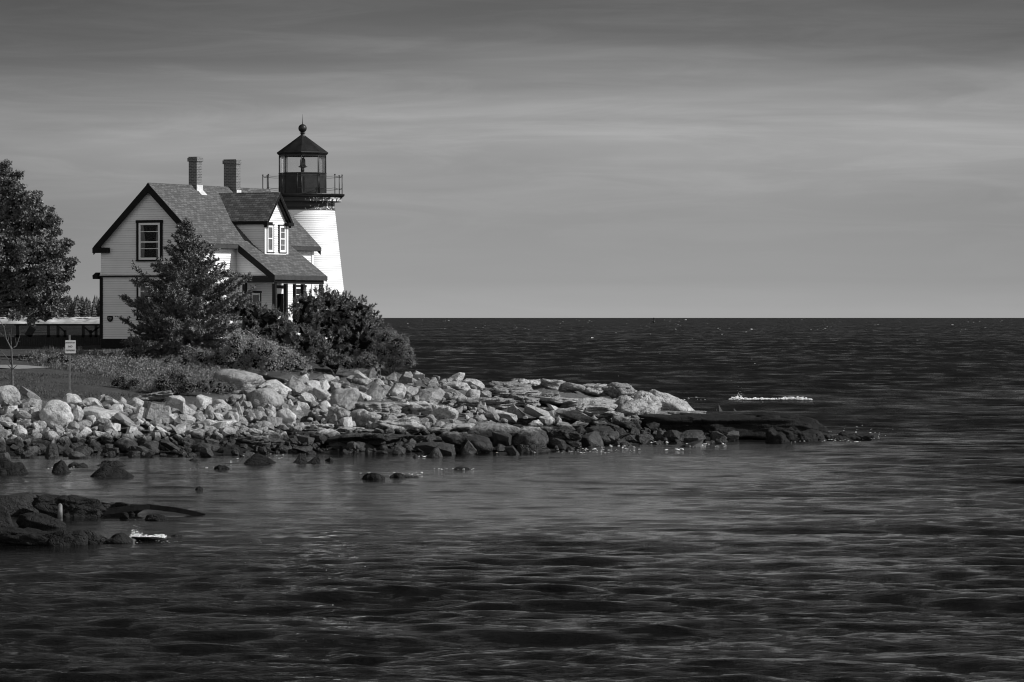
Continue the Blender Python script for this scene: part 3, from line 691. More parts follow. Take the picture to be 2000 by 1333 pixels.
m = MB(); m.lathe([(tr(60), tz(395.2)), (tr(75), tz(395.2)), (tr(75.5), tz(391)), (tr(77), tz(387)), (tr(81.5), tz(383.5)), (tr(82.5), tz(381)), (tr(82), tz(380)), (0.01, tz(379.6))], TC, 48, smooth=False); tb(m, 'gallery_deck', 'iron')
m = MB(); m.lathe([(tr(76.2), tz(394.5)), (tr(76.2), tz(391)), (tr(77.8), tz(387.5))], TC, 48, smooth=False); tb(m, 'gallery_moulding', 'peel')
RA = tr(77.5)
POSTS = (3, 33, 62, 95, 118, 146, 177, 204, 235, 266, 296, 335)
for a in POSTS:
    x, y = TX + RA * math.cos(R(-a)), TD + RA * math.sin(R(-a))
    m = MB(); m.tube((x, y, tz(380)), (x, y, tz(343.5)), .022, n=6); m.lathe([(.001, tz(343.6)), (.04, tz(343.2)), (.04, tz(342)), (.001, tz(341.5))], (x, y), 6); tb(m, 'railing_post', 'iron')
for zz, sag in ((tz(345.5), .03), (tz(368.5), .05)):
    m = MB(); pa = sorted(POSTS)
    for i in range(len(pa)):
        a0 = pa[i]; a1 = pa[(i + 1) % len(pa)] + (360 if i == len(pa) - 1 else 0)
        pts = []
        for t in (0, .25, .5, .75, 1):
            p0 = Vector((TX + RA * math.cos(R(-a0)), TD + RA * math.sin(R(-a0)), zz)); p1 = Vector((TX + RA * math.cos(R(-a1)), TD + RA * math.sin(R(-a1)), zz))
            q = p0.lerp(p1, t); q.z -= sag * 4 * t * (1 - t); pts.append(q)
        for j in range(4): m.tube(pts[j], pts[j + 1], .011, n=5, caps=False)
    tb(m, 'railing_cable', 'iron')
RL = tr(45.8)
def octp(r, k, z): a = V8 + k * math.pi / 4; return Vector((TX + r * math.cos(a), TD + r * math.sin(a), z))
m = MB(); m.lathe([(RL, tz(379.5)), (RL, tz(339)), (RL - .02, tz(338.5))], TC, 8, V8, False)
lw = tb(m, 'lantern_wall', 'iron')
m = MB(); m.lathe([(RL + .012, tz(340.5)), (RL + .03, tz(340)), (RL + .03, tz(338.2)), (RL - .06, tz(338))], TC, 8, V8, False)
for k in range(8):
    m.tube(octp(RL + .005, k, tz(379.5)), octp(RL + .005, k, tz(341)), .022, n=6)
tb(m, 'lantern_sill', 'iron')
m = MB()      # hatch door on the lit facet
for (a0, a1, q0, q1, o) in ((.16, .9, .08, .86, .012), (.2, .86, .12, .8, .02)):
    p = lambda a, q: (octp(RL + o, 0, 0).lerp(octp(RL + o, 1, 0), a) + Vector((0, 0, tz(379.5) + (tz(340) - tz(379.5)) * q)))
    mid = (octp(1, 0, 0) + octp(1, 1, 0)) / 2 - Vector((TX, TD, 0)); mid.z = 0; mid.normalize()
    m.prism([p(a0, q0), p(a1, q0), p(a1, q1), p(a0, q1)], mid * .015)
tb(m, 'hatch_door', 'iron')
m = MB()
for k in range(8):
    m.tube(octp(RL - .01, k, tz(338.4)), octp(RL - .01, k, tz(303)), .028, n=6)
m.lathe([(RL - .03, tz(306)), (RL + .01, tz(306)), (RL + .01, tz(302.5))], TC, 8, V8, False)
tb(m, 'glazing_bar', 'iron')
for k in range(8):
    m = MB(); m.poly([octp(RL - .035, k, tz(338)), octp(RL - .035, k + 1, tz(338)), octp(RL - .035, k + 1, tz(304)), octp(RL - .035, k, tz(304))]); tb(m, 'lantern_pane', 'glass')
m = MB(); m.lathe([(RL - .05, tz(303.2)), (tr(48), tz(303)), (tr(50.5), tz(299.5)), (tr(50), tz(298.3)), (tr(27), tz(281.5)), (tr(7.5), tz(267)), (tr(5), tz(266))], TC, 8, V8, False)
lr = tb(m, 'lantern_roof', 'iron')
m = MB(); m.lathe([(tr(6.5), tz(267.5)), (tr(7), tz(266.5)), (tr(4), tz(264.5)), (tr(3.4), tz(262)), (tr(5.8), tz(260.6)), (tr(5.6), tz(259.8)), (tr(3), tz(258.8))], TC, 20)
m.lathe([(tr(8.2) * math.sin(math.pi * i / 14) + .001, tz(251.2) - tr(8.2) * math.cos(math.pi * i / 14)) for i in range(15)], TC, 24)
tb(m, 'ball_finial', 'iron', lr)
m = MB(); m.tube((TX, TD, tz(244)), (TX, TD, tz(240)), .028, .018, n=8); m.tube((TX, TD, tz(240)), (TX, TD, tz(224)), .015, .004, n=6); tb(m, 'lightning_rod', 'iron', lr)
m = MB()
bxx = TX + tr(.5)
m.lathe([(.001, tz(338)), (.06, tz(337.8)), (.05, tz(334)), (.09, tz(333)), (.07, tz(331)), (.03, tz(329)), (.16, tz(327.5)), (.24, tz(326.2)), (.16, tz(325)), (.13, tz(322)), (.125, tz(313)), (.10, tz(311)), (.05, tz(309)), (.001, tz(308.6))], (bxx, TD), 18)
tb(m, 'beacon_lamp', 'brass')

# ------------------------------------------------------------------ deck railing left of the house
def fence():
    D = 190.0; root = empty('deck_railing', P(115, 662, D), 'dark timber deck railing with diagonal braces left of the house', 'railing')
    O = tuple(root.location)
    def bar(mb, a, b, w=.12, t=.1):
        a, b = P(a[0], a[1], D), P(b[0], b[1], D); d = (b - a).normalized(); n = Vector((-d.z, 0, d.x)) * w / 2
        mb.prism([a + n, b + n, b - n, a - n], (0, t, 0))
    def one(name, segs, w, t=.1):
        m = MB()
        for a, b in segs: bar(m, a, b, w, t)
        m.build(name, M['deckwood'], root, O)
    one('top_rail', [((28, 635), (197, 635))], .075, .16)
    one('bottom_rail', [((28, 657), (197, 657))], .09)
    for x in (94.5, 113, 162.5, 187.5, 34): one('rail_post', [((x, 636), (x, 672))], .13)
    for x in (127, 177): one('short_post', [((x, 645), (x, 672))], .12)
    one('brace', [((116, 639), (127, 649)), ((165, 640), (177, 650)), ((197, 637), (178, 650))], .075, .07)
    one('leaning_board', [((54, 657), (64, 640))], .33, .05)
    m = MB()
    for i in range(46):
        x0 = -10 + i * 4.5; m.prism([P(x0, 660, D - .1), P(x0 + 4.3, 660, D - .1), P(x0 + 4.3, 695, D - .1), P(x0, 695, D - .1)], (0, .03, 0))  # dark boards stand in for the black shade under the deck
    m.prism([P(-10, 659, D - .05), P(197, 659, D - .05), P(197, 661, D - .05), P(-10, 661, D - .05)], (0, 2.2, 0))
    m.build('deck_and_under_shade', M['deckwood'], root, O)
fence()
# ------------------------------------------------------------------ sign
def text_mesh(body, size):
    c = bpy.data.curves.new('t', 'FONT'); c.body = body; c.size = size; c.align_x = 'CENTER'; c.align_y = 'CENTER'; c.extrude = .001; c.resolution_u = 3; c.offset = size * .012
    o = bpy.data.objects.new('t', c); COL.objects.link(o); bpy.context.view_layer.update()
    me = bpy.data.meshes.new_from_object(o.evaluated_get(bpy.context.evaluated_depsgraph_get())); bpy.data.objects.remove(o); return me
def sign():
    b = hit(135.5, 776); D = b.y; b.z = ground(135.5, D) - .1
    root = empty('sign', b, 'small white no trespassing sign on a thin post at the top of the rock bank', 'sign'); O = tuple(b)
    m = MB(); pa = P(134.2, 655, D); pb = P(137.4, 655, D)
    m.prism([pa, pb, pb + Vector((0, .05, 0)), pa + Vector((0, .05, 0))], (0, 0, b.z - pa.z)); m.build('sign_post', M['oldwood'], root, O)
    m = MB(); cs = [P(x, y, D - .01) for x, y in ((127.5, 665), (148, 665), (148, 690.5), (127.5, 690.5))]
    r = .02; q = []
    cx = sum(p.x for p in cs) / 4; cz = sum(p.z for p in cs) / 4; hw = (cs[1].x - cs[0].x) / 2; hh = (cs[0].z - cs[2].z) / 2
    for sx, sz, a0 in ((1, 1, 0), (-1, 1, 90), (-1, -1, 180), (1, -1, 270)):
        for k in range(4): a = R(a0 + k * 30); q.append(Vector((cx + sx * (hw - r) + r * math.cos(a), D - .02, cz + sz * (hh - r) + r * math.sin(a))))
    m.prism(q, (0, .012, 0)); board = m.build('sign_board', M['signwhite'], root, O)
    for t, dz, s in (('RESTRICTED AREA', .155, .058), ('NO', .01, .10), ('TRESPASSING', -.135, .078)):
        me = text_mesh(t, s); o = bpy.data.objects.new('lettering', me); me.materials.clear(); me.materials.append(M['ink']); COL.objects.link(o)
        o.parent = board; o.location = Vector((cx, D - .024, cz + dz)) - b; o.rotation_euler = (R(90), 0, 0)
        wd = max(v.co.x for v in me.vertices) - min(v.co.x for v in me.vertices)
        k = min(1, hw * 1.8 / wd) if t != 'NO' else 1; o.scale = (k, 1, 1)
sign()
def stake():
    b = hit(256, 684); D = b.y; root = MB()
    root.tube(P(256, 690, D), P(255.6, 650, D), .035, .028, n=7); root.tube(P(249, 650.5, D), P(261, 650.5, D), .02, n=6)
    o = root.build('garden_stake', M['twig'], None, tuple(b)); tag(o, 'thin pale stake with a short crossbar in front of the gable wall', 'stake')
    m = MB(); D = hit(233, 699).y - .6
    pts = [(227.5, 684), (229, 689), (230, 694), (233, 698), (238, 697.5), (241, 696)]
    rs = [.03, .045, .05, .07, .07, .03]
    for i in range(len(pts) - 1): m.tube(P(*pts[i], D), P(*pts[i + 1], D), rs[i], rs[i + 1], n=8)
    o = m.build('driftwood_piece', M['foam'], None, tuple(P(234, 699, D))); tag(o, 'small white L-shaped piece of driftwood on the ground in front of the house', 'driftwood')
stake()

# ------------------------------------------------------------------ foliage helpers
def rdirs(n):
    v = RNG.normal(size=(n, 3)); return v / np.linalg.norm(v, axis=1, keepdims=True)
def cards(pos, nrm, size, asp=.6):
    """leaf-shaped quads at pos facing roughly nrm"""
    n = len(pos); r = rdirs(n); t = np.cross(nrm, r); t /= np.linalg.norm(t, axis=1, keepdims=True) + 1e-9; b = np.cross(nrm, t)
    size = size[:, None]; L0 = t * size; W0 = b * size * asp * .5; up = nrm * size * .18
    V = np.stack([pos, pos + L0 * .45 + W0 + up, pos + L0, pos + L0 * .45 - W0 + up], 1).reshape(-1, 3)
    return V, np.arange(4 * n).reshape(n, 4)
def spikes(pos, d, length, width):
    n = len(pos); r = rdirs(n); t = np.cross(d, r); t /= np.linalg.norm(t, axis=1, keepdims=True) + 1e-9; w = t * width[:, None] * .5
    V = np.stack([pos - w, pos + w, pos + d * length[:, None]], 1).reshape(-1, 3)
    return V, np.arange(3 * n).reshape(n, 3)
def blob(mb_list, c, r, sub=2, sq=(1, 1, 1)): mb_list.append((c, r, sq))
def ico(sub):
    bm = bmesh.new(); bmesh.ops.create_icosphere(bm, subdivisions=sub, radius=1.0)
    V = np.array([v.co[:] for v in bm.verts]); Fc = np.array([[v.index for v in f.verts] for f in bm.faces]); bm.free(); return V, Fc
ICO = {k: ico(k) for k in (2, 3, 4, 5)}
def clump_list(clumps, D, depth=.8, squash=.85, base=None):
    out = []
    for (px, py, r) in clumps:
        d = D + RNG.uniform(-1, 1) * depth; c = P(px, py, d); out.append((np.array(c), r / F * d, squash))
    return out
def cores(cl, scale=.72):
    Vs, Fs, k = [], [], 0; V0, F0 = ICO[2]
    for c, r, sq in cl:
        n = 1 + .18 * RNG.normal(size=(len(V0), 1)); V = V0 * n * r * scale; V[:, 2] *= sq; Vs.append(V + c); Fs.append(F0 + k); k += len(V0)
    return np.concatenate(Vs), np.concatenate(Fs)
def surf_pts(cl, per_area, jitter=.25, upbias=.3):
    Ps, Ns = [], []
    for c, r, sq in cl:
        n = max(10, int(per_area * 4 * math.pi * r * r)); d = rdirs(n); d = d[d[:, 2] > -.65]
        rr = r * (1 - jitter * RNG.uniform(0, 1, len(d)) ** 1.5 + .12 * RNG.normal(size=len(d)).clip(-1, 2.2))[:, None]
        p = d * rr; p[:, 2] *= sq; p = p + c
        keep = np.ones(len(p), bool)
        for c2, r2, s2 in cl:
            if c2 is c: continue
            q = (p - c2) / np.array([r2, r2, r2 * s2]); keep &= (q ** 2).sum(1) > .42
        Ps.append(p[keep]); Ns.append(d[keep])
    P_, N_ = np.concatenate(Ps), np.concatenate(Ns); N_ = N_ + np.array([0, 0, upbias]); N_ /= np.linalg.norm(N_, axis=1, keepdims=True); return P_, N_
def stems(root, O, base, cl, r=.03, n=4, mat='bark', name='stem'):
    m = MB(); base = Vector(base)
    for k, i in enumerate(sorted(range(len(cl)), key=lambda i: -cl[i][1])[:n]):
        c = Vector(cl[i][0]); mid = base.lerp(c, .5) + Vector((RNG.normal() * .1, RNG.normal() * .1, .1))
        m.tube(base, mid, r, r * .7, n=6, caps=False); m.tube(mid, c, r * .7, r * .3, n=6, caps=False)
    m.build(name, M[mat], root, O)
def leafy(name, label, cat, base, cl, mat, dens=260, size=.09, group=None, sprig=True, asp=.6, spread=.6, corescale=.7):
    base = Vector(base); root = empty(name, base, label, cat, group); O = tuple(base)
    V, Fc = cores(cl, corescale); fastmesh('shade_core', V, Fc, M['core'], root, O)  # dark lumps stand in for the shade between the leaves
    p, nn = surf_pts(cl, dens / 4)
    # each point is a sprig of several leaves
    k = 6; pp = np.repeat(p, k, 0) + RNG.normal(size=(len(p) * k, 3)) * size * .9; dn = np.repeat(nn, k, 0) + RNG.normal(size=(len(p) * k, 3)) * spread
    dn /= np.linalg.norm(dn, axis=1, keepdims=True)
    V, Fc = cards(pp, dn, size * RNG.uniform(.6, 1.3, len(pp)), asp)
    fastmesh('foliage', V, Fc, M[mat], root, O); stems(root, O, base, cl)
    return root
def tufty(name, label, cat, base, cl, mat, dens=26, ln=.13, group=None, k=40, width=.034):
    """shrub pine: each shoot ends in a brush of needles"""
    base = Vector(base); root = empty(name, base, label, cat, group); O = tuple(base)
    V, Fc = cores(cl, .74); fastmesh('shade_core', V, Fc, M['core'], root, O)
    p, nn = surf_pts(cl, dens, .3, .55); n = len(p)
    ax = np.repeat(nn, k, 0); t = RNG.uniform(0, 1, (n * k, 1)); shoot = np.repeat(RNG.uniform(.10, .24, (n, 1)), k, 0)
    pp = np.repeat(p, k, 0) + ax * t * shoot; d = ax * (.1 + .8 * t) + rdirs(n * k) * .9; d /= np.linalg.norm(d, axis=1, keepdims=True)
    V, Fc = spikes(pp, d, ln * RNG.uniform(.6, 1.1, n * k), np.full(n * k, width)); fastmesh('needles', V, Fc, M[mat], root, O)
    stems(root, O, base, cl); return root

# ------------------------------------------------------------------ the spruce in front of the house
def spruce():
    b = hit(368, 706); D = b.y; z0 = ground(368, D); top = P(364, 436, D).z; Ht = top - z0
    root = empty('spruce_tree', (b.x, D, z0), 'dark spiky spruce tree standing in front of the gable wall', 'tree'); O = (b.x, D, z0)
    m = MB(); m.tube((b.x, D, z0 - .2), (b.x, D, z0 + Ht * .5), .13, .07, n=8); m.tube((b.x, D, z0 + Ht * .5), P(364, 440, D), .07, .012, n=7); m.build('trunk', M['bark'], root, O)
    PP, DD_, LL = [], [], []; bm_ = MB()
    def rad(t, right):
        R_ = [(0, 2.2), (.12, 2.6), (.30, 2.75), (.42, 2.35), (.55, 1.85), (.68, 1.15), (.80, .66), (.90, .30), (1, .05)] if right > 0 else [(0, 2.3), (.12, 2.55), (.25, 2.6), (.45, 2.25), (.55, 1.6), (.62, 1.1), (.78, .72), (.88, .34), (1, .05)]
        return np.interp(t, [a for a, _ in R_], [q for _, q in R_])
    nb = 300
    for i in range(nb):
        t = (i + .5) / nb; t = min(.985, max(.02, t + RNG.normal() * .012)); az = i * 2.39996 + RNG.normal() * .5
        ca, sa = math.cos(az), math.sin(az); Lb = (rad(t, ca) * RNG.uniform(.62, 1.12)) + .05
        zz = z0 + Ht * t; dr = -.38 * (1 - t) + .45 * t + RNG.normal() * .10; cv = RNG.uniform(.10, .42); wig = RNG.uniform(-.25, .25)
        nseg = max(3, int(Lb / .085)); last = None
        tx = b.x + (P(364, 436, D).x - b.x) * t
        for s in range(nseg + 1):
            q = s / nseg; a2 = az + wig * q; x = tx + math.cos(a2) * Lb * q; y = D + math.sin(a2) * Lb * q; z = zz + Lb * (dr * q + cv * q ** 2.2) + .05 * math.sin(q * 8 + i)
            p = np.array([x, y, z])
            if last is not None:
                fwd = p - last; fwd /= np.linalg.norm(fwd)
                for sg in (-1, 1):
                    if q < .25 and RNG.uniform() < .7: continue
                    side = np.array([-math.sin(a2), math.cos(a2), 0]) * sg; tl = (.12 + .42 * min(1, Lb / 2) * (1 - q * .6)) * RNG.uniform(.4, 1.25)
                    td = fwd * RNG.uniform(.5, 1.1) + side * RNG.uniform(.5, 1.0) + np.array([0, 0, RNG.uniform(-.5, .6)]); td /= np.linalg.norm(td)
                    kk = 13; u = RNG.uniform(0, 1, (kk, 1)); base = p + td * tl * u
                    nd = td * .6 + rdirs(kk) * .9; PP.append(base); DD_.append(nd); LL.append(np.full(kk, .085))
                    if RNG.uniform() < .5:
                        t2 = td + rdirs(1)[0] * .8; t2 /= np.linalg.norm(t2); b2 = p + td * tl * RNG.uniform(.4, .8); kk = 10; u = RNG.uniform(0, 1, (kk, 1))
                        PP.append(b2 + t2 * tl * .55 * u); DD_.append(t2 * .6 + rdirs(kk) * .9); LL.append(np.full(kk, .08))
                kk = 7; PP.append(p + fwd * RNG.uniform(0, .08, (kk, 1))); DD_.append(fwd * .7 + rdirs(kk) * .9); LL.append(np.full(kk, .1))
            else: start = p
            last = p
        bm_.tube(start, start + (last - start) * .75, .022 * Lb / 2 + .006, .006, n=4, caps=False)
    PP, DD_, LL = np.concatenate(PP), np.concatenate(DD_), np.concatenate(LL); DD_ /= np.linalg.norm(DD_, axis=1, keepdims=True)
    V, Fc = spikes(PP, DD_, LL * RNG.uniform(.9, 1.6, len(LL)), np.full(len(LL), .055)); fastmesh('needles', V, Fc, M['needle'], root, O)
    bm_.build('branches', M['bark'], root, O)
spruce()

# ------------------------------------------------------------------ broad tree at the left edge
def maple():
    D = 168.0; b = Vector((P(-45, 700, D).x, D, ground(-45, D))); O = tuple(b)
    root = empty('broadleaf_tree', b, 'large leafy tree with drooping right-hand branches at the left edge', 'tree')
    cl0 = [(2, 352, 24), (-35, 372, 52), (22, 368, 22), (36, 388, 20), (56, 396, 22), (15, 415, 42), (78, 420, 16), (55, 445, 34), (88, 440, 14), (98, 440, 9), (5, 490, 58), (62, 500, 40), (100, 488, 22), (122, 482, 11), (112, 512, 18),
           (128, 514, 11), (92, 535, 30), (113, 546, 11), (55, 560, 40), (104, 565, 14), (0, 560, 46), (84, 590, 24), (114, 592, 12), (60, 598, 22), (92, 606, 12), (-55, 500, 80), (-55, 600, 50), (22, 595, 24), (-110, 480, 80), (-90, 400, 55)] + [(137, 513, 6), (142, 512, 4), (132, 520, 6), (128, 476, 6), (132, 474, 4), (120, 490, 6), (106, 436, 6), (110, 432, 4), (98, 424, 6), (95, 412, 6), (72, 379, 6), (66, 388, 6), (35, 341, 6), (24, 348, 7), (10, 323, 6), (4, 330, 7), (128, 543, 6), (135, 532, 5), (123, 566, 6), (127, 590, 7), (120, 602, 6), (104, 612, 8), (88, 618, 6), (70, 618, 8), (30, 618, 9), (62, 628, 5), (112, 578, 6), (110, 455, 6), (100, 466, 6)]
    cl = []
    for (px, py, r) in cl0:
        d = D + RNG.uniform(-1, 1) * (2.4 if px < 60 else 1.0); cl.append((np.array(P(px, py, d)), r / F * d, .88))
    m = MB(); m.tube(b - Vector((0, 0, .3)), b + Vector((0, 0, 1.9)), .30, .24, n=10); fork = b + Vector((0, 0, 1.9)); m.tube(fork, P(-40, 430, D), .22, .06, n=8); m.build('trunk', M['bark'], root, O)
    m = MB()
    for c, r, s in cl:
        if r < .2: continue
        c = Vector(c); k = fork.lerp(P(-42, 470, D), min(1, max(0, (c.z - fork.z) / 6))); mid = k.lerp(c, .5) + Vector((0, 0, .15)); m.tube(k, mid, .07, .045, n=6, caps=False); m.tube(mid, c, .045, .015, n=5, caps=False)
    m.build('limb', M['bark'], root, O)
    V, Fc = cores(cl, .5); fastmesh('shade_core', V, Fc, M['core'], root, O)
    # many small leaf clusters, each a tight ball of leaves
    p, nn = surf_pts(cl, 15, .5, .45); k = 30; n = len(p)
    pp = np.repeat(p, k, 0) + rdirs(n * k) * np.array([1, 1, .6]) * RNG.uniform(.02, .24, (n * k, 1)); dn = np.repeat(nn, k, 0) * .9 + rdirs(n * k); dn /= np.linalg.norm(dn, axis=1, keepdims=True)
    V, Fc = cards(pp, dn, RNG.uniform(.08, .14, n * k), .8); fastmesh('foliage', V, Fc, M['maple'], root, O)
maple()

# ------------------------------------------------------------------ shrubs
def bs(px, py): p = hit(px, py); p.z = ground(px, p.y) - .05; return p
b = bs(655, 728)
tufty('pine_shrub', 'tall rounded dark pine shrub covering the foot of the lighthouse tower', 'shrub', b,
      clump_list([(602, 597, 26), (633, 588, 26), (668, 597, 26), (702, 607, 24), (722, 628, 20), (650, 630, 45), (700, 655, 45), (598, 632, 34), (742, 655, 24), (735, 690, 32), (660, 680, 42), (612, 670, 30), (582, 600, 12)], 178.5, 1.0), 'pine', 15)
b = bs(560, 724)
tufty('pine_shrub', 'lower spreading pine shrub in front of the porch, right of the spruce', 'shrub', b,
      clump_list([(470, 602, 22), (495, 612, 24), (525, 622, 22), (548, 634, 22), (505, 645, 34), (555, 662, 34), (598, 668, 28), (622, 694, 30), (585, 698, 26), (648, 708, 20), (530, 680, 25)], 176, .9), 'pine', 15)
b = bs(765, 724)
leafy('scrub_bush', 'paler loose bush at the seaward end of the shrubs, above the rocks', 'shrub', b,
      clump_list([(757, 660, 20), (778, 672, 20), (790, 690, 19), (752, 692, 26), (797, 707, 13), (722, 706, 20), (770, 708, 19), (704, 712, 14), (680, 712, 16), (807, 712, 6)], 176.5, .8), 'juniper', 420, .06)
b = bs(520, 726)
leafy('leafy_shrub', 'bright small-leaved shrub spreading between the spruce and the rocks', 'shrub', b,
      clump_list([(462, 668, 20), (490, 678, 25), (520, 686, 25), (550, 696, 24), (574, 706, 20), (592, 716, 12), (455, 692, 22), (500, 706, 20), (530, 712, 20), (475, 712, 16), (600, 722, 7), (560, 716, 12)], 169.5, .6), 'bay', 400, .075)
b = bs(345, 768)
leafy('leafy_shrub', 'low dark-leaved shrub with pale leaf tips behind the rock bank', 'shrub', b,
      clump_list([(318, 744, 16), (340, 732, 17), (360, 742, 18), (335, 756, 16), (370, 757, 16), (312, 756, 12), (392, 752, 14), (352, 762, 13), (402, 762, 9)], 158.6, .4), 'shrubleaf', 400, .07)
low = [
 ('low ragged shrub right of the sign post, left of the spruce', [(100, 706, 13), (118, 700, 14), (135, 708, 13), (90, 716, 10), (112, 718, 13), (136, 722, 12)], 168.5, 'juniper'),
 ('dark low bush at the foot of the spruce on its left', [(262, 690, 14), (285, 696, 13), (240, 702, 9), (305, 702, 12)], 173.2, 'shrubleaf'),
 ('dark spreading bush under the spruce on its right', [(395, 698, 18), (425, 702, 18), (360, 706, 15), (448, 712, 14), (330, 706, 12), (404, 716, 12)], 170, 'shrubleaf'),
 ('row of dark leafy plants along the edge of the house garden', [(175, 704, 8), (192, 705, 8), (208, 706, 8), (225, 708, 8), (160, 703, 7)], 172, 'shrubleaf'),
 ('spiky bright plant by the path, left of the sign', [(66, 700, 8), (76, 697, 7), (58, 704, 6)], 171, 'bay'),
 ('small dark shrub beside the gravel path', [(44, 703, 8), (34, 708, 7), (88, 703, 8)], 172, 'shrubleaf'),
 ('dark tussock above the striped slab at the lawn edge', [(228, 747, 12), (246, 754, 12), (262, 748, 13), (240, 741, 9)], 159.5, 'shrubleaf'),
 ('weedy clump right of the low shrub, against the big smooth outcrop', [(415, 750, 12), (432, 756, 13), (450, 760, 10), (425, 764, 10)], 160.5, 'juniper'),
 ('small bright weed among the top rocks below the pine shrub', [(742, 716, 6), (736, 722, 5)], 173, 'bay'),
]
for lab, cs, D, mt in low:
    b = bs(cs[0][0], cs[0][1] + cs[0][2] + 6); b = Vector((P(cs[0][0], 700, D).x, D, ground(cs[0][0], D)))
    leafy('low_shrub', lab, 'shrub', b, clump_list(cs, D, .4), mt, 420, .06, 'low shrubs on the slope')

# bare sapling on the left
def sapling():
    b = hit(24, 757); D = b.y; b.z = ground(24, D) - .1; m = MB()
    def br(a, c, r0, r1): m.tube(P(*a, D), P(*c, D + RNG.uniform(-.15, .15)), r0, r1, n=6, caps=False)
    base = (24.5, 762)
    for a, c, r0, r1 in (((24.5, 765), (24, 720), .05, .04), ((24, 720), (22, 682), .04, .035), ((22, 682), (12, 662), .03, .025), ((12, 662), (8, 640), .022, .015), ((8, 640), (0, 626), .015, .006), ((8, 640), (11, 633), .01, .004),
                         ((22, 682), (32, 676), .025, .02), ((32, 676), (38, 658), .018, .012), ((38, 658), (41, 648), .01, .004), ((22, 682), (21, 655), .022, .012), ((21, 655), (23, 640), .012, .005), ((16, 702), (0, 684), .02, .012), ((24, 715), (16, 702), .025, .02),
                         ((12, 662), (0, 650), .018, .008), ((0, 684), (-8, 676), .012, .006), ((24, 722), (34, 713), .02, .008), ((24, 722), (14, 712), .018, .008), ((32, 676), (30, 660), .012, .005), ((15, 668), (19, 650), .014, .005), ((34, 668), (40, 668), .01, .004)):
        br(a, c, r0, r1)
    o = m.build('bare_sapling', M['twig'], None, tuple(b)); tag(o, 'bare pale sapling standing at the left end of the rock bank', 'tree')
sapling()

# grass
def grass():
    Ps, Hs = [], []; Pl = []
    while len(Ps) < 6500:
        px = RNG.uniform(60, 470); py = RNG.uniform(690, 772)
        edge = np.interp(px, [60, 110, 150, 220, 300, 400, 470], [716, 722, 728, 742, 770, 765, 735])
        if py > edge: continue
        if RNG.uniform() > .35 + .65 * (math.sin(px * .09) * math.sin(py * .21 + px * .03) > -.2): continue
        p = hit(px, py); Ps.append(p[:]); Hs.append(RNG.uniform(.06, .26) * (1.5 if (px < 165 and py < 715) else 1))
    Ps, Hs = np.array(Ps), np.array(Hs); n = len(Ps); d = np.stack([RNG.normal(size=n) * .35, RNG.normal(size=n) * .35, np.ones(n)], 1); d /= np.linalg.norm(d, axis=1, keepdims=True)
    Ps = np.repeat(Ps, 3, 0) + RNG.normal(size=(3 * n, 3)) * .05; d = np.repeat(d, 3, 0) + RNG.normal(size=(3 * n, 3)) * .25; d /= np.linalg.norm(d, axis=1, keepdims=True); Hs = np.repeat(Hs, 3)
    V, Fc = spikes(Ps - np.array([0, 0, .05]), d, Hs + .05, np.full(3 * n, .03)); o = fastmesh('meadow_grass', V, Fc, M['grass']); tag(o, 'rough tall grass on the slope between the house and the rocks', kind='stuff')
    Q = []
    while len(Q) < 2600:
        px = RNG.uniform(75, 480); py = RNG.uniform(694, 768); edge = np.interp(px, [60, 110, 150, 220, 300, 400, 480], [714, 720, 726, 740, 766, 765, 735])
        if py > edge or math.sin(px * .11 + 1) * math.sin(py * .25 + px * .05) < RNG.uniform(-.9, .3): continue
        p = hit(px, py); p.z += RNG.uniform(0, .22); Q.append(p[:])
    Q = np.repeat(np.array(Q), 9, 0); Q = Q + RNG.normal(size=Q.shape) * .07; dn = rdirs(len(Q)) + np.array([.2, -.1, .9]); dn /= np.linalg.norm(dn, axis=1, keepdims=True)
    V, Fc = cards(Q, dn, RNG.uniform(.05, .11, len(Q)), .6); tag(fastmesh('undergrowth', V, Fc, M['juniper']), 'low mixed weeds and ground cover on the slope in front of the house', kind='stuff')
    px = RNG.uniform(-60, 330, 9000); py = RNG.uniform(712, 785, 9000)
    Pl = np.array([hit(a, b)[:] for a, b in zip(px[:5200], py[:5200])]); n = len(Pl); Pl = np.repeat(Pl, 3, 0) + RNG.normal(size=(3 * n, 3)) * np.array([.12, .12, 0])
    lim = np.interp(CX + F * Pl[:, 0] / Pl[:, 1], *RB); onp = (Pl[:, 1] > 163.2) & (CX + F * Pl[:, 0] / Pl[:, 1] < 84); Pl = Pl[(Pl[:, 1] > lim) & ~onp]; n = len(Pl)
    d = rdirs(n) * .5 + np.array([0, 0, 1]); d /= np.linalg.norm(d, axis=1, keepdims=True)
    V, Fc = spikes(Pl, d, RNG.uniform(.04, .09, n), np.full(n, .025)); tag(fastmesh('lawn_grass', V, Fc, M['lawn']), 'short lawn grass behind the boulder bank on the left', kind='stuff')
grass()

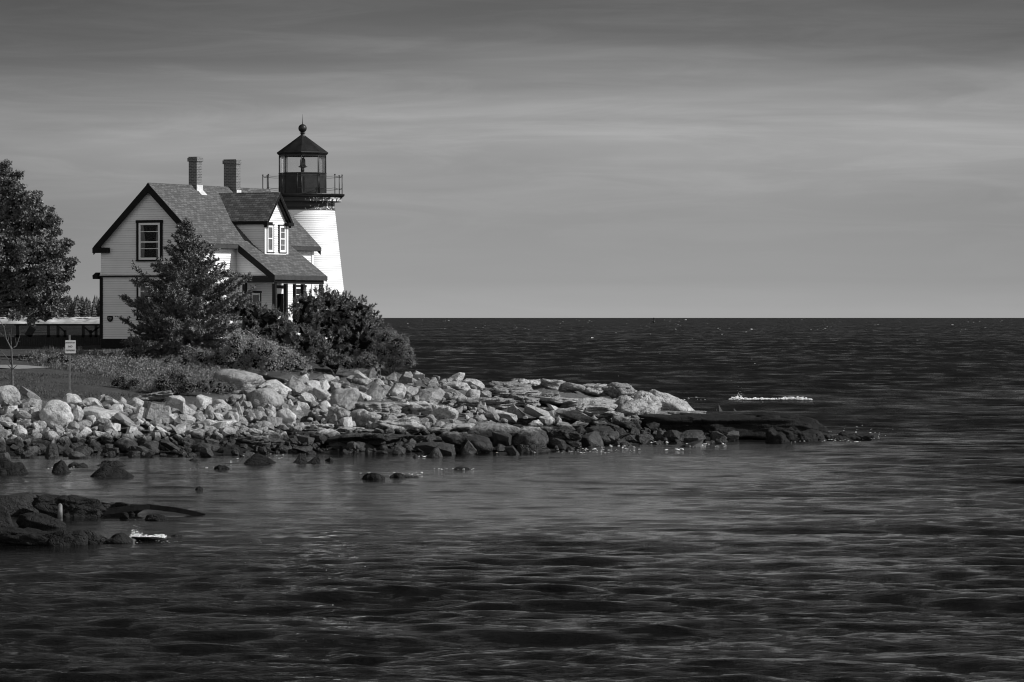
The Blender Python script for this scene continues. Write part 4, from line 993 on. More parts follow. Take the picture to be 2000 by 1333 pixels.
# ------------------------------------------------------------------ rocks
def angular(seed, npl, lo, hi, sub, slab_):
    g = np.random.default_rng(seed); bm = bmesh.new(); bmesh.ops.create_cube(bm, size=2.0)
    bmesh.ops.rotate(bm, verts=bm.verts[:], cent=(0, 0, 0), matrix=(Matrix.Rotation(g.uniform(0, 3), 3, 'X') @ Matrix.Rotation(g.uniform(0, 3), 3, 'Y') @ Matrix.Rotation(g.uniform(0, 3), 3, 'Z')) if not slab_ else Matrix.Rotation(g.uniform(0, 3), 3, 'Z'))
    for i in range(npl):
        n = Vector(g.normal(size=3)).normalized()
        if slab_ and i < 2: n = Vector((g.normal() * .15, g.normal() * .15, 1 if i == 0 else -1)).normalized()
        c = g.uniform(lo, hi) * (abs(n.x) + abs(n.y) + abs(n.z)) ** .55
        if slab_ and i < 2: c = .6
        r = bmesh.ops.bisect_plane(bm, geom=bm.verts[:] + bm.edges[:] + bm.faces[:], plane_co=n * c, plane_no=n, clear_outer=True)
        ed = [e for e in r['geom_cut'] if isinstance(e, bmesh.types.BMEdge)]
        if ed: bmesh.ops.contextual_create(bm, geom=ed)
    bmesh.ops.remove_doubles(bm, verts=bm.verts[:], dist=.05)
    bmesh.ops.bevel(bm, geom=bm.edges[:], offset=.04, segments=2, profile=.6, affect='EDGES', clamp_overlap=True)
    bmesh.ops.triangulate(bm, faces=bm.faces[:])
    for _ in range(1 if sub < 5 else 2):
        long_ = [e for e in bm.edges if e.calc_length() > .22]
        if long_: bmesh.ops.subdivide_edges(bm, edges=long_, cuts=1)
        bmesh.ops.triangulate(bm, faces=bm.faces[:])
    bmesh.ops.recalc_face_normals(bm, faces=bm.faces[:])
    V = np.array([v.co[:] for v in bm.verts]); Fc = np.array([[v.index for v in f.verts] for f in bm.faces]); bm.free()
    for fr in (2, 4.5, 9):
        for _ in range(2):
            d = g.normal(size=3); d /= np.linalg.norm(d); V = V * (1 + .045 / fr * 2 * np.sin(V @ d * fr * 1.6 + g.uniform(0, 6.3)))[:, None]
    mn, mx = V.min(0), V.max(0); V = (V - (mn + mx) / 2) / ((mx - mn) / 2)
    return V, Fc
def rock_shape(kind, seed, sub):
    if kind == 'a': return angular(seed, 13, .50, .84, sub, False)
    if kind == 's': return angular(seed, 11, .58, .92, sub, True)
    g = np.random.default_rng(seed); V0, F0 = ICO[sub]; V = V0.copy()
    if kind == 'd': npl, lo, hi, k = 9, .82, 1.02, 11
    elif kind == 'r': npl, lo, hi, k = 13, .78, 1.02, 15
    elif kind == 'a': npl, lo, hi, k = 11, .50, .95, 38
    elif kind == 's': npl, lo, hi, k = 9, .55, 1.0, 34
    else: npl, lo, hi, k = 13, .62, 1.0, 30
    n = g.normal(size=(npl, 3)); n /= np.linalg.norm(n, axis=1, keepdims=True)
    n = np.concatenate([n, [[0, 0, -1]]]); c = np.append(g.uniform(lo, hi, npl), .8)
    if kind in 'sl':
        n[0] = (g.normal() * .12, g.normal() * .12, 1); n[0] /= np.linalg.norm(n[0]); c[0] = .55
        n[1] = (g.normal() * .2, -1, g.normal() * .2); n[1] /= np.linalg.norm(n[1]); c[1] = .7
    dt = V0 @ n.T; q = np.where(dt > .05, c[None] / np.maximum(dt, .05), 9.0); q = np.minimum(q, 3)
    invk = (np.exp(-k * q)).sum(1); r = -np.log(invk + math.exp(-k * 1.12)) / k
    V = V0 * r[:, None]
    amp = {'r': .03, 'd': .06, 'l': .07}[kind]
    for fr in ((2.5, 5, 9) if kind == 'r' else (2.5, 5, 9, 15, 24)):
        for _ in range(3):
            d = g.normal(size=3); d /= np.linalg.norm(d); V = V + V0 * (amp / fr * 3.0 * np.sin(V @ d * fr * 1.6 + g.uniform(0, 6.3)))[:, None]
    if kind in 'ld':     # long cracks between layers
        for _ in range(5):
            d = np.array([g.normal() * .25, g.normal() * .5, 1.0]) if g.uniform() < .6 else np.array([1.0, g.normal() * .4, g.normal() * .3]); d /= np.linalg.norm(d)
            off = g.uniform(-.5, .6); dd = V @ d - off; V = V - V0 * (.10 * np.exp(-(dd / .035) ** 2))[:, None]
    mn, mx = V.min(0), V.max(0); V = (V - (mn + mx) / 2) / ((mx - mn) / 2)
    return V, F0
ROCKS = []
def put_rock(x0, y0, x1, y1, kind, tilt=None, mat='granite', name='rock', D=None, sub=None, zfix=None, depthf=None, label=None, cat='rock', group='rocks of the shore bank', bury=.25, taper=0, slope=0):
    if D is None:      # packed tightly: each rock a little larger than the part of it that shows
        e = .06 * (x1 - x0); x0 -= e; x1 += e; y0 -= .04 * (y1 - y0)
        if kind == 'r' and x0 > 880: kind = 'a'
        if kind == 'l': x0 -= e; x1 += e * 1.2
    seed = int(RNG.integers(1 << 30)); cx = (x0 + x1) / 2
    if D is None:
        h0 = hit(cx, y1); D0 = h0.y
    else: D0 = D
    wpx = x1 - x0; hpx = y1 - y0
    w = wpx / F * D0; hgt = hpx / F * D0
    dep = w * (depthf or ({'l': 1.2 if D is None else .75, 's': .9, 'd': 1.0}.get(kind, .9))); dep = max(dep, hgt * .8)
    dep = min(dep, 2.6 if mat == 'darkrock' else 5.0)
    Dc = D0 + dep * .28; s = Dc / D0
    if sub is None: sub = 4 if wpx > 22 else 3
    V, Fc = rock_shape(kind, seed, sub)
    if tilt is None: tilt = {'a': RNG.uniform(-32, 12), 's': RNG.uniform(-24, 6), 'r': 0, 'l': RNG.uniform(-5, 3), 'd': 0}[kind]
    if kind in 'ld': tilt = max(-9, min(6, tilt * .45))
    ta = R(-tilt)     # positive tilt: right end up in the picture
    full = hgt * (1 + bury)
    A = np.array([[math.cos(ta), 0, math.sin(ta)], [0, 1, 0], [-math.sin(ta), 0, math.cos(ta)]])
    # scale so that the tilted shape fills the wanted width and height
    a_, b_ = abs(math.cos(ta)), abs(math.sin(ta))
    X2, Z2 = w / 2, full / 2
    det = a_ * a_ - b_ * b_
    if det > .35:
        sx = max((a_ * X2 - b_ * Z2) / det, X2 * .5); sz = max((a_ * Z2 - b_ * X2) / det, Z2 * .45)
    else: sx, sz = X2 * .9, Z2 * .9
    V = V * np.array([sx, dep / 2, sz]); V = V @ A.T
    V[:, 0] *= (w / 2) / max(1e-6, np.abs(V[:, 0]).max()); V[:, 2] *= Z2 / max(1e-6, np.abs(V[:, 2]).max())
    if taper: V[:, :2] *= (1 - taper * np.clip(V[:, 2] / Z2, 0, 1))[:, None]
    if slope: V[:, 2] -= Z2 * slope * np.clip(V[:, 0] / (w / 2), -.6, 1)
    ry = RNG.uniform(-.25, .25); c, s_ = math.cos(ry), math.sin(ry); V = V @ np.array([[c, -s_, 0], [s_, c, 0], [0, 0, 1]]).T
    top = H - (y0 - HY) / F * Dc
    pos = ((cx - CX) / F * Dc, Dc, top - Z2)
    # keep the outline where the picture has it; the foot reaches the ground
    gz = gxy(pos[0], pos[1]) if D is None else pos[2] - Z2
    if pos[2] - Z2 > gz - .02 and D is None:
        Z_new = (top - (gz - .10)) / 2; V[:, 2] *= Z_new / Z2; Z2 = Z_new; pos = (pos[0], pos[1], top - Z2)
    V = V + np.array(pos)
    o = fastmesh(name, V, Fc, M[mat], None, pos, smooth=True, sharp=24 if kind in 'as' else 0)
    for pl in (): pass
    tag(o, label, cat, group)
    ROCKS.append(dict(o=o, cx=cx, cy=(y0 + y1) / 2, w=wpx, h=hpx, kind=kind, label=label, D=Dc, hand=True))
    return o
def zl(ox, oy, sc, lst):
    return [(ox + a / sc, oy + b / sc, ox + c / sc, oy + d / sc) + tuple(rest) for a, b, c, d, *rest in lst]
K = 4.4444
bank = zl(0, 720, K, [
 (-40, 150, 165, 315, 'r', 'A'), (160, 155, 362, 275, 's', 'B', -28), (365, 278, 642, 485, 'r', 'C'), (548, 218, 712, 335, 'r', 'D'), (600, 320, 730, 482, 'a', 0, -40), (135, 325, 330, 425, 's', 0, 12), (135, 360, 285, 465, 'a'),
 (25, 325, 150, 405, 's'), (715, 335, 1002, 470, 's', 'E', -6), (908, 240, 1065, 332, 'a', 0, -30), (700, 255, 865, 340, 'r'), (840, 222, 915, 300, 'a', 0, -20), (800, 278, 902, 348, 'a', 0, -30), (1030, 245, 1095, 315, 'a', 0, 5),
 (945, 308, 1068, 398, 'a'), (1000, 378, 1182, 512, 's', 0, -34), (1060, 300, 1182, 378, 'a', 0, -25), (1110, 255, 1258, 332, 'r'), (1190, 192, 1472, 278, 'l', 'F', 12), (1235, 288, 1512, 465, 'a', 'G', -12), (1165, 320, 1275, 455, 'a', 0, -35),
 (1440, 238, 1602, 355, 'a', 0, 8), (1550, 290, 1785, 455, 's', 'H', -34), (1690, 232, 1842, 362, 'a'), (1780, 320, 1862, 425, 'r'), (1838, 270, 2008, 388, 'r', 'I'), (1450, 385, 1562, 478, 'a', 0, 20), (1550, 398, 1692, 502, 'a', 0, -8), (1850, 385, 1962, 458, 'a'),
 (1950, 375, 2065, 475, 'r'), (1815, 448, 2020, 522, 's', 0, 3), (1550, 485, 1662, 572, 'a', 0, 5), (1650, 530, 1770, 602, 'r'), (850, 440, 932, 502, 'a'), (890, 475, 1042, 548, 's', 0, 5), (497, 435, 556, 492, 'a', 'J', 3), (580, 458, 692, 548, 'a'), (270, 468, 372, 542, 'a', 0, -25),
 (-30, 438, 192, 515, 's', 0, -14), (690, 500, 802, 604, 's', 0, -42), (700, 455, 792, 518, 'a'), (800, 540, 932, 612, 's'), (1080, 505, 1205, 582, 'a'), (1350, 500, 1482, 568, 'a', 0, -30), (1290, 488, 1352, 562, 'a', 0, 35), (1062, 568, 1262, 605, 's', 'K', -2), (1270, 568, 1392, 602, 's', 0, 0),
 (1000, 600, 1172, 705, 'r', 'L'), (395, 620, 505, 768, 'r', 'M'), (280, 570, 402, 622, 'a'), (140, 520, 212, 602, 'a'), (440, 508, 552, 602, 'a', 0, -30), (-20, 510, 102, 615, 'a'), (160, 440, 270, 500, 'a'), (630, 640, 712, 702, 'a', 0, -20), (760, 610, 832, 672, 'a', 0, -25), (1590, 630, 1702, 702, 's', 0, -15),
 (1780, 655, 1902, 728, 's', 0, -8), (1180, 630, 1380, 730, 'r'), (1400, 620, 1580, 720, 'a'), (920, 640, 1000, 720, 'a', 0, 25), (830, 700, 880, 752, 'a', 0, -30), (560, 690, 640, 760, 'r'), (-30, 600, 52, 700, 'r'), (100, 660, 210, 730, 'a'), (210, 670, 330, 760, 'a', 0, 20), (1180, 440, 1260, 490, 'a'), (1500, 360, 1580, 410, 'r'), (1700, 425, 1760, 475, 'a', 0, 30)])
mid = zl(400, 700, K, [
 (335, 262, 662, 435, 'r', 'O'), (540, 190, 742, 312, 'a', 0, -5), (690, 155, 905, 315, 's', 'P', -35), (880, 195, 1012, 305, 'a'), (975, 122, 1142, 225, 'a', 'Q', -18), (1095, 208, 1182, 282, 's', 0, 5), (950, 258, 1120, 385, 'a'), (1095, 265, 1332, 432, 'r', 'R'), (830, 298, 957, 388, 'a', 0, -35),
 (1230, 240, 1442, 378, 's', 0, -25), (1288, 105, 1445, 215, 's', 0, -32), (775, 140, 905, 225, 'a', 0, 15), (1400, 198, 1585, 375, 's', 'S', -38), (1598, 220, 1742, 335, 'r'), (1480, 170, 1562, 252, 'a', 0, 20), (1738, 245, 1852, 325, 'a', 0, -15), (1688, 120, 1802, 205, 'a'), (1800, 110, 1905, 185, 'a', 0, -15),
 (620, 440, 792, 582, 'r', 'T'), (480, 498, 662, 592, 's', 0, -8), (298, 300, 362, 412, 's', 0, -60), (228, 378, 332, 512, 'a', 0, 10), (262, 668, 642, 785, 'l', 0, 0), (690, 680, 822, 772, 'a', 0, -30), (928, 618, 1165, 715, 'r', 'U'), (788, 655, 942, 742, 's', 0, -15), (525, 415, 615, 510, 'r'),
 (690, 355, 782, 440, 'a'), (780, 375, 912, 440, 's', 0, -8), (1890, 165, 1990, 240, 'a'), (420, 465, 500, 540, 'r'), (520, 625, 665, 725, 'a', 0, -5), (380, 600, 500, 670, 'a', 0, -20), (120, 590, 280, 680, 'a', 0, -10), (60, 640, 160, 735, 'a', 0, -35), (640, 760, 760, 815, 'a'), (760, 755, 930, 818, 'a', 0, -5), (1080, 700, 1220, 790, 'a', 0, -35), (1200, 725, 1475, 805, 'r'),
 (830, 100, 890, 150, 'a', 0, -30), (470, 105, 540, 160, 'a', 0, 10), (1610, 325, 1720, 375, 's', 0, -10), (1730, 300, 1790, 375, 'a', 0, -40), (1010, 225, 1080, 260, 'a')])
mid_l = zl(400, 700, K, [
 (10, 100, 500, 300, 'd', 'N'), (1150, 645, 1690, 785, 'l', 0, -2), (1440, 515, 1865, 645, 'l', 0, 4), (1050, 428, 1295, 575, 'd', 0, -22), (1280, 440, 1505, 595, 'l', 0, -20), (1450, 465, 1705, 548, 'l', 0, -6), (1325, 378, 1700, 470, 'l', 'V', 2), (1690, 375, 1990, 480, 'l'), (1105, 598, 1482, 668, 'l'), (845, 568, 1115, 625, 'l'), (905, 440, 1060, 520, 'l', 0, -5)])
pt = zl(800, 700, K, [
 (348, 125, 482, 205, 'a', 'W', 10), (470, 175, 637, 262, 'a', 0, 3), (40, 260, 292, 385, 'a', 'X', 8), (385, 280, 515, 365, 'a', 0, -30), (290, 235, 400, 300, 's', 0, -18), (520, 280, 600, 345, 'a'), (580, 375, 632, 468, 'a', 0, 3), (630, 380, 675, 460, 'a', 0, 3), (720, 450, 945, 545, 'a', 0, -12), (855, 410, 1012, 502, 'r'), (1000, 398, 1225, 525, 'a', 0, -22),
 (1188, 398, 1345, 475, 'r'), (1130, 500, 1250, 572, 'a', 0, -10), (1250, 508, 1332, 592, 'a', 'Y', 12), (1282, 555, 1432, 645, 'r'), (480, 495, 545, 572, 'a', 0, 30), (520, 490, 660, 545, 'a'), (350, 520, 460, 585, 'a', 0, -20), (1090, 598, 1242, 695, 'r'), (1210, 688, 1352, 775, 'r'), (1498, 640, 1675, 765, 'r', 'Z'), (1540, 590, 1765, 695, 's', 0, -4), (1760, 610, 1862, 702, 'a'), (1860, 652, 1972, 722, 'a', 0, -25),
 (1365, 545, 1542, 625, 'r'), (1035, 530, 1155, 605, 'r', 0, -15), (730, 640, 890, 785, 'a'), (450, 718, 582, 832, 's', 0, -42), (835, 755, 1022, 835, 'a', 0, -20), (130, 778, 305, 862, 'r'), (70, 700, 405, 835, 'a', 0, -8), (1690, 672, 1775, 735, 'a'), (1780, 690, 1890, 755, 's', 0, -20), (1350, 700, 1480, 760, 'a', 0, -15), (20, 835, 150, 868, 'r'), (-40, 700, 60, 800, 'a'), (1890, 720, 1990, 770, 'a')])
pt_l = zl(800, 700, K, [
 (260, 190, 485, 285, 'l', 0, -12), (720, 200, 1045, 275, 'l', 0, -3), (888, 178, 1142, 255, 'l'), (1140, 178, 1332, 255, 'l'), (630, 250, 1085, 325, 'l'), (1040, 288, 1295, 375, 'l', 0, -2), (450, 338, 882, 445, 'l', 0, 3), (860, 315, 1125, 410, 'l', 0, -10), (1130, 330, 1610, 405, 'l'), (1340, 345, 1900, 455, 'd', 0, -4), (1690, 325, 2010, 435, 'd', 0, -6),
 (1690, 210, 1975, 295, 'l'), (1300, 200, 1505, 262, 'l'), (1495, 220, 1705, 302, 'l'), (1285, 438, 1625, 562, 'a', 0, -22), (1380, 410, 1745, 525, 'l', 0, -8), (135, 570, 565, 668, 'l', 0, 2), (495, 560, 955, 745, 'r', 0, -4), (270, 640, 692, 825, 'd', 0, -14), (900, 588, 1195, 765, 'd', 0, -18), (955, 748, 1192, 825, 's', 0, -2), (1220, 618, 1475, 735, 'l', 0, -14), (1778, 498, 1985, 612, 'l', 0, -18), (0, 400, 220, 500, 'l', 0, -10), (-20, 515, 165, 640, 'l', 0, 5), (200, 400, 400, 540, 'l', 0, -25), (0, 665, 290, 760, 'l', 0, 6), (1600, 540, 1800, 610, 'l', 0, -18)])
K2 = 3.6364
tip = zl(1200, 700, K2, [
 (640, 358, 722, 398, 'a'), (718, 333, 822, 388, 's', 0, -25), (838, 358, 882, 392, 'a'), (140, 418, 242, 482, 'a', 0, -15), (280, 453, 388, 522, 'r'), (398, 478, 512, 532, 'r'), (348, 508, 492, 588, 'r'), (468, 512, 642, 594, 'r'), (290, 508, 372, 572, 'a'), (155, 538, 272, 602, 'r'), (-10, 495, 82, 572, 'a'), (68, 533, 162, 592, 'a', 0, -15), (690, 518, 798, 590, 'a', 0, -8),
 (395, 578, 622, 634, 'a', 0, 8), (878, 518, 982, 572, 's', 0, -5), (600, 515, 690, 560, 'a'), (0, 565, 95, 625, 's', 0, -20), (590, 358, 645, 392, 'r')])
tip_l = zl(1200, 700, K2, [
 (-5, 282, 225, 415, 'd', 0, -10), (120, 238, 335, 405, 'd', 'AA', -12), (205, 250, 610, 425, 'd', 'AB', -20), (150, 262, 300, 420, 'd', 0, -6), (-5, 408, 172, 512, 'l', 0, -18), (120, 372, 645, 445, 'l', 0, 2), (245, 392, 1160, 560, 'l', 'AC', -4), (1000, 388, 1505, 535, 'd', 'AD', -12), (1055, 498, 1245, 604, 'l', 0, -14), (1215, 508, 1425, 594, 'l', 0, -12), (1400, 522, 1660, 580, 'l', 0, -2), (1600, 524, 1860, 576, 'l', 0, -3), (1180, 500, 1480, 590, 'l', 0, -6), (920, 445, 1220, 560, 'l', 0, -15)])
ANCH = {'A': 'rounded pale boulder at the left edge of the bank', 'B': 'tilted pale slab beside the bare sapling', 'C': 'huge rounded boulder in the left bank', 'D': 'rounded boulder at the foot of the sign post', 'E': 'wide streaked block in the left bank', 'F': 'striped slab at the lawn edge',
 'G': 'big faceted boulder below the striped slab', 'H': 'long slanting slab below the low shrub', 'I': 'egg shaped boulder below the low shrub', 'J': 'small white cube of rock', 'K': 'thin flat pale slab above the waterline', 'L': 'round dark boulder at the waterline', 'M': 'dark upright boulder at the waterline',
 'N': 'smooth domed outcrop below the leafy shrub', 'O': 'broad rounded boulder under the domed outcrop', 'P': 'long dark-faced slab below the leafy shrub', 'Q': 'blocky rock below the pine shrub', 'R': 'large pale boulder with a dark left face', 'S': 'steep pale slab right of the large boulder', 'T': 'upright oval boulder in the middle of the bank',
 'U': 'smooth log-shaped rock near the water', 'V': 'long cracked shelf of bedrock', 'W': 'peaked pale rock on the crest', 'X': 'bright flat-topped block near the crest', 'Y': 'brightest small white rock', 'Z': 'round dark waterline boulder of the point', 'AA': 'pale broken ledge beside the big sloping rock', 'AB': 'big pale sloping rock at the seaward end of the crest',
 'AC': 'long low black ledge of the point', 'AD': 'seaward nose of the black ledge'}
anchors = {}
for lst, mt, nm in ((bank, 'granite', 'boulder'), (mid, 'granite', 'boulder'), (mid_l, 'ledge', 'rock_ledge'), (pt, 'granite', 'boulder'), (pt_l, 'ledge', 'rock_ledge'), (tip, 'granite', 'boulder'), (tip_l, 'ledge', 'rock_ledge')):
    for r in lst:
        key = r[5] if len(r) > 5 and r[5] else None; tl = r[6] if len(r) > 6 else None
        if tl is not None and tl < -38 : tl = -38 if r[4] != 's' else tl
        big = (r[2] - r[0]) > 55
        o = put_rock(*r[:5], slope=.55 if key == 'AB' else 0, tilt=tl, mat='darkrock' if (mt == 'ledge' and r[0] > 1262 and r[1] > 803) else mt, name=nm, sub=5 if big and r[4] == 'l' else None, cat='rock')
        if key: anchors[key] = ROCKS[-1]; o['label'] = ANCH[key]; ROCKS[-1]['label'] = ANCH[key]
        ROCKS[-1]['key'] = key
for key, text in (('sign', 'sign'), ): pass
# labels for the other hand-placed rocks: look + relation to the nearest landmark rock
def rel(dx, dy, w):
    h = '' if abs(dx) < 12 else ('right' if dx > 0 else 'left'); v = '' if abs(dy) < 7 else ('below' if dy > 0 else 'above')
    if h and v and abs(dx) > 2.6 * abs(dy): v = ''
    if v and h: return v + ' and ' + h + ' of'
    if h: return h + ' of'
    return (v or 'in front of')
SHORT = {'A': 'the left-edge boulder', 'B': 'the tilted slab by the sapling', 'C': 'the huge rounded boulder', 'D': 'the boulder under the sign', 'E': 'the wide streaked block', 'F': 'the striped slab', 'G': 'the big faceted boulder', 'H': 'the long slanting slab', 'I': 'the egg shaped boulder', 'J': 'the small white cube', 'K': 'the thin flat slab',
 'L': 'the round dark boulder', 'M': 'the dark upright boulder', 'N': 'the domed outcrop', 'O': 'the broad rounded boulder', 'P': 'the dark-faced slab', 'Q': 'the block below the pine', 'R': 'the large pale boulder', 'S': 'the steep pale slab', 'T': 'the upright oval boulder', 'U': 'the log-shaped rock', 'V': 'the cracked shelf', 'W': 'the peaked crest rock',
 'X': 'the bright flat-topped block', 'Y': 'the brightest small rock', 'Z': 'the round waterline boulder', 'AA': 'the broken ledge', 'AB': 'the big sloping rock', 'AC': 'the long black ledge', 'AD': 'the black ledge nose'}
ORD = ['', 'second ', 'third ', 'fourth ', 'fifth ', 'sixth ', 'seventh ', 'eighth ', 'ninth ', 'tenth ', 'eleventh ', 'twelfth ', 'thirteenth ', 'fourteenth ', 'fifteenth ']
def label_rocks(rocks):
    buckets = {}
    for r in rocks:
        if r.get('label'): continue
        k = min(anchors, key=lambda q: math.hypot(anchors[q]['cx'] - r['cx'], 2 * (anchors[q]['cy'] - r['cy']))); a = anchors[k]
        dx, dy = r['cx'] - a['cx'], r['cy'] - a['cy']; r['dist'] = math.hypot(dx, dy)
        size = 'large' if r['w'] > 50 else ('mid-sized' if r['w'] > 24 else 'small')
        tone = 'dark' if r['cy'] > np.interp(r['cx'], [0, 500, 900, 1200, 1250, 1700], [848, 848, 835, 822, 800, 790]) else 'pale'
        sh = {'r': 'rounded', 'a': 'angular', 's': 'flat-sided', 'l': 'layered', 'd': 'domed'}[r['kind']]
        buckets.setdefault(f"{size} {tone} {sh} rock {rel(dx, dy, r['w'])} {SHORT[k]}", []).append(r)
    for t, rs in buckets.items():
        rs.sort(key=lambda q: q['dist'])
        for i, r in enumerate(rs): r['label'] = (ORD[min(i, 14)] + t); r['o']['label'] = r['label']

# smaller stones filling the bank; those that show largest are things, the rest one mass of rubble
SHARED = {(k, i): rock_shape(k, 1000 + i, 3) for k in 'ars' for i in range(8)}
def fill():
    cand = []
    top = lambda px: np.interp(px, [-20, 100, 250, 400, 450, 520, 600, 800, 900, 1000, 1250, 1350, 1600, 1700], [778, 790, 790, 792, 778, 752, 731, 730, 742, 790, 800, 825, 845, 852])
    bot = lambda px: np.interp(px, [-20, 500, 850, 1100, 1250, 1450, 1600, 1700], [892, 884, 882, 878, 868, 862, 856, 852])
    zones = [((-25, 520), 700), ((450, 960), 720), ((960, 1440), 200)]
    for (a, b), n in zones:
        for _ in range(n):
            px = RNG.uniform(a, b); t = RNG.uniform(0, 1); py = top(px) + (bot(px) - top(px)) * t
            s = RNG.lognormal(2.5, .42) * (1.15 if px < 520 else 1.0); s = min(s, 30)
            cand.append((s, px, py))
    cand.sort(reverse=True); return cand
cand = fill()
nhand = len(ROCKS); nind = 296 - nhand
Vr, Fr, kf = [], [], 0
for i, (s, px, py) in enumerate(cand):
    kind = 'aaasr'[int(RNG.integers(5))]; h0 = hit(px, py + s * .3); D = h0.y; gz = max(gxy(h0.x, D), -.05)
    V0, F0 = SHARED[(kind, int(RNG.integers(8)))]
    w = s / F * D; q = Matrix.Rotation(RNG.uniform(0, 6.28), 3, 'Z') @ Matrix.Rotation(RNG.uniform(-.6, .6), 3, 'Y') @ Matrix.Rotation(RNG.uniform(-.5, .5), 3, 'X')
    sc = np.array([w * .55, w * RNG.uniform(.35, .55), w * RNG.uniform(.28, .45)]); V = (V0 * sc) @ np.array(q).T
    pos = np.array([h0.x, D + w * .2, gz + sc[2] * RNG.uniform(.35, .9)])
    if i < nind:
        o = fastmesh('boulder', V + pos, F0, M['granite'], None, tuple(pos), smooth=True, sharp=24); tag(o, None, 'rock', 'rocks of the shore bank')
        ROCKS.append(dict(o=o, cx=px, cy=py, w=s, h=s * .6, kind=kind, label=None, D=D))
    else:
        V2, F2 = ICO[2][0], ICO[2][1]; Vr.append(V + pos); Fr.append(F0 + kf); kf += len(V)
o = fastmesh('rubble', np.concatenate(Vr), np.concatenate(Fr), M['granite'], smooth=True, sharp=24); tag(o, 'small broken stones packed between the boulders of the bank', kind='stuff')
label_rocks(ROCKS)

# rocks awash off the bank
awash = [
 ((-30, 893, 62, 924), 'low dark weedy rock awash at the left edge', 'l'), ((98, 898, 142, 922), 'dark rock awash right of the left-edge shoal', 'd'), ((128, 903, 176, 914), 'low wet rock awash above the pyramid rock', 'l'), ((168, 907, 268, 933), 'pyramid shaped dark rock awash below the boulder bank', 'd'),
 ((183, 899, 248, 910), 'flat dark rock awash behind the pyramid rock', 'l'), ((366, 893, 395, 902), 'small black rock awash left of the middle shoal', 'd'), ((408, 908, 452, 918), 'thin black reef just breaking the surface', 'l'), ((468, 886, 545, 906), 'wide wet rock awash in the middle of the cove', 'r'),
 ((570, 885, 602, 904), 'pointed dark rock awash off the bank', 'a'), ((596, 893, 630, 905), 'low wet rock right of the pointed one', 'a'), ((632, 893, 656, 902), 'small tilted rock awash at the end of the row', 'a'), ((698, 923, 760, 938), 'black weedy reef showing in the open cove', 'l'),
 ((752, 923, 826, 934), 'right half of the weedy reef in the open cove', 'l'), ((880, 911, 925, 918), 'tiny reef barely awash below the point', 'l'), ((1325, 868, 1352, 874), 'small wet rock off the round boulders of the point', 'd'), ((380, 950, 398, 957), 'tiny black rock awash above the timber beam', 'd')]
for (x0, y0, x1, y1), lab, kd in awash:
    put_rock(x0, y0, x1, y1, kd, tilt=0, mat='darkrock', name='wet_rock', D=WAT(y1), label=lab, group='rocks awash in the cove', bury=1.4, depthf=.9, taper=.45)
# foreground ledges, lower left
fg = [
 ((-40, 963, 80, 1003), 'block shaped dark boulder at the back of the near reef', 'a', 1008, 0), ((-60, 983, 32, 1032), 'rounded dark boulder cut by the left edge', 'r', 1034, 0), ((25, 1001, 130, 1030), 'low smooth slab beside the rounded boulder', 'r', 1030, -6), ((60, 966, 210, 1008), 'long black ledge behind the wooden pile', 'l', 1011, -6),
 ((180, 978, 290, 1000), 'tapering end of the long black ledge', 'l', 1003, -8), ((-60, 1030, 150, 1066), 'front grooved ledge at the left edge', 'l', 1067, -2), ((85, 1032, 145, 1068), 'grooved dark rock of the front reef, left of the pair', 'l', 1068, -12), ((125, 1034, 172, 1067), 'grooved dark rock of the front reef, middle', 'r', 1067, -12), ((150, 1036, 196, 1064), 'grooved dark rock of the front reef, next to the splash', 'r', 1064, -18),
 ((165, 1034, 216, 1058), 'tilted rock at the back of the front reef', 's', 1061, -20), ((205, 1040, 262, 1061), 'low wet rock beside the splash', 'r', 1061, -4), ((255, 1048, 330, 1056), 'flat reef awash under the splash', 'l', 1056, -2), ((332, 1043, 357, 1049), 'last small rock right of the splash', 'r', 1049, 0), ((282, 1004, 328, 1018), 'small dark rock under the timber beam', 'a', 1018, 0),
 ((232, 1001, 252, 1013), 'support stone under the timber beam', 'a', 1014, 0)]
for (x0, y0, x1, y1), lab, kd, yb, tl in fg:
    put_rock(x0, y0, x1, y1, kd, tilt=tl, mat='darkrock', name='near_rock', D=WAT(yb), label=lab, group='rocks of the near reef', bury=.5, sub=5 if x1 - x0 > 70 else 4, depthf=.6)
def timbers():
    def beam(pts, label, t, D0, D1, w=.35):
        m = MB(); n = len(pts); up = []; lo = []
        for i, (x, y, th) in enumerate(pts):
            D = D0 + (D1 - D0) * i / (n - 1); up.append(P(x, y, D)); lo.append(P(x, y + th, D))
        for i in range(n - 1): m.prism([up[i], up[i + 1], lo[i + 1], lo[i]], (0, w, 0))
        o = m.build('timber_beam', M['wetwood'], None, tuple(lo[0])); tag(o, label, 'timber', 'timbers of the old slipway')
    beam([(120, 999, 12), (200, 995, 12), (262, 988, 10), (292, 986, 9)], 'heavy black timber sloping up from the wooden pile over the reef', .2, 99.5, 101)
    beam([(285, 986, 9), (340, 992, 9), (380, 1000, 8), (418, 1010, 3)], 'black timber slanting down into the water at its right end', .2, 101, 101.5)
    D = 99.3; m = MB(); m.tube(P(117, 1012, D), P(117, 988, D), .062, .058, n=12); m.lathe([(.058, P(0, 988, D).z), (.045, P(0, 985.5, D).z), (.02, P(0, 984, D).z), (.001, P(0, 983.6, D).z)], (P(117, 0, D).x, D), 12)
    tag(m.build('wooden_pile', M['oldwood'], None, tuple(P(117, 1012, D))), 'short round-topped wooden pile standing on the near reef', 'post')
timbers()

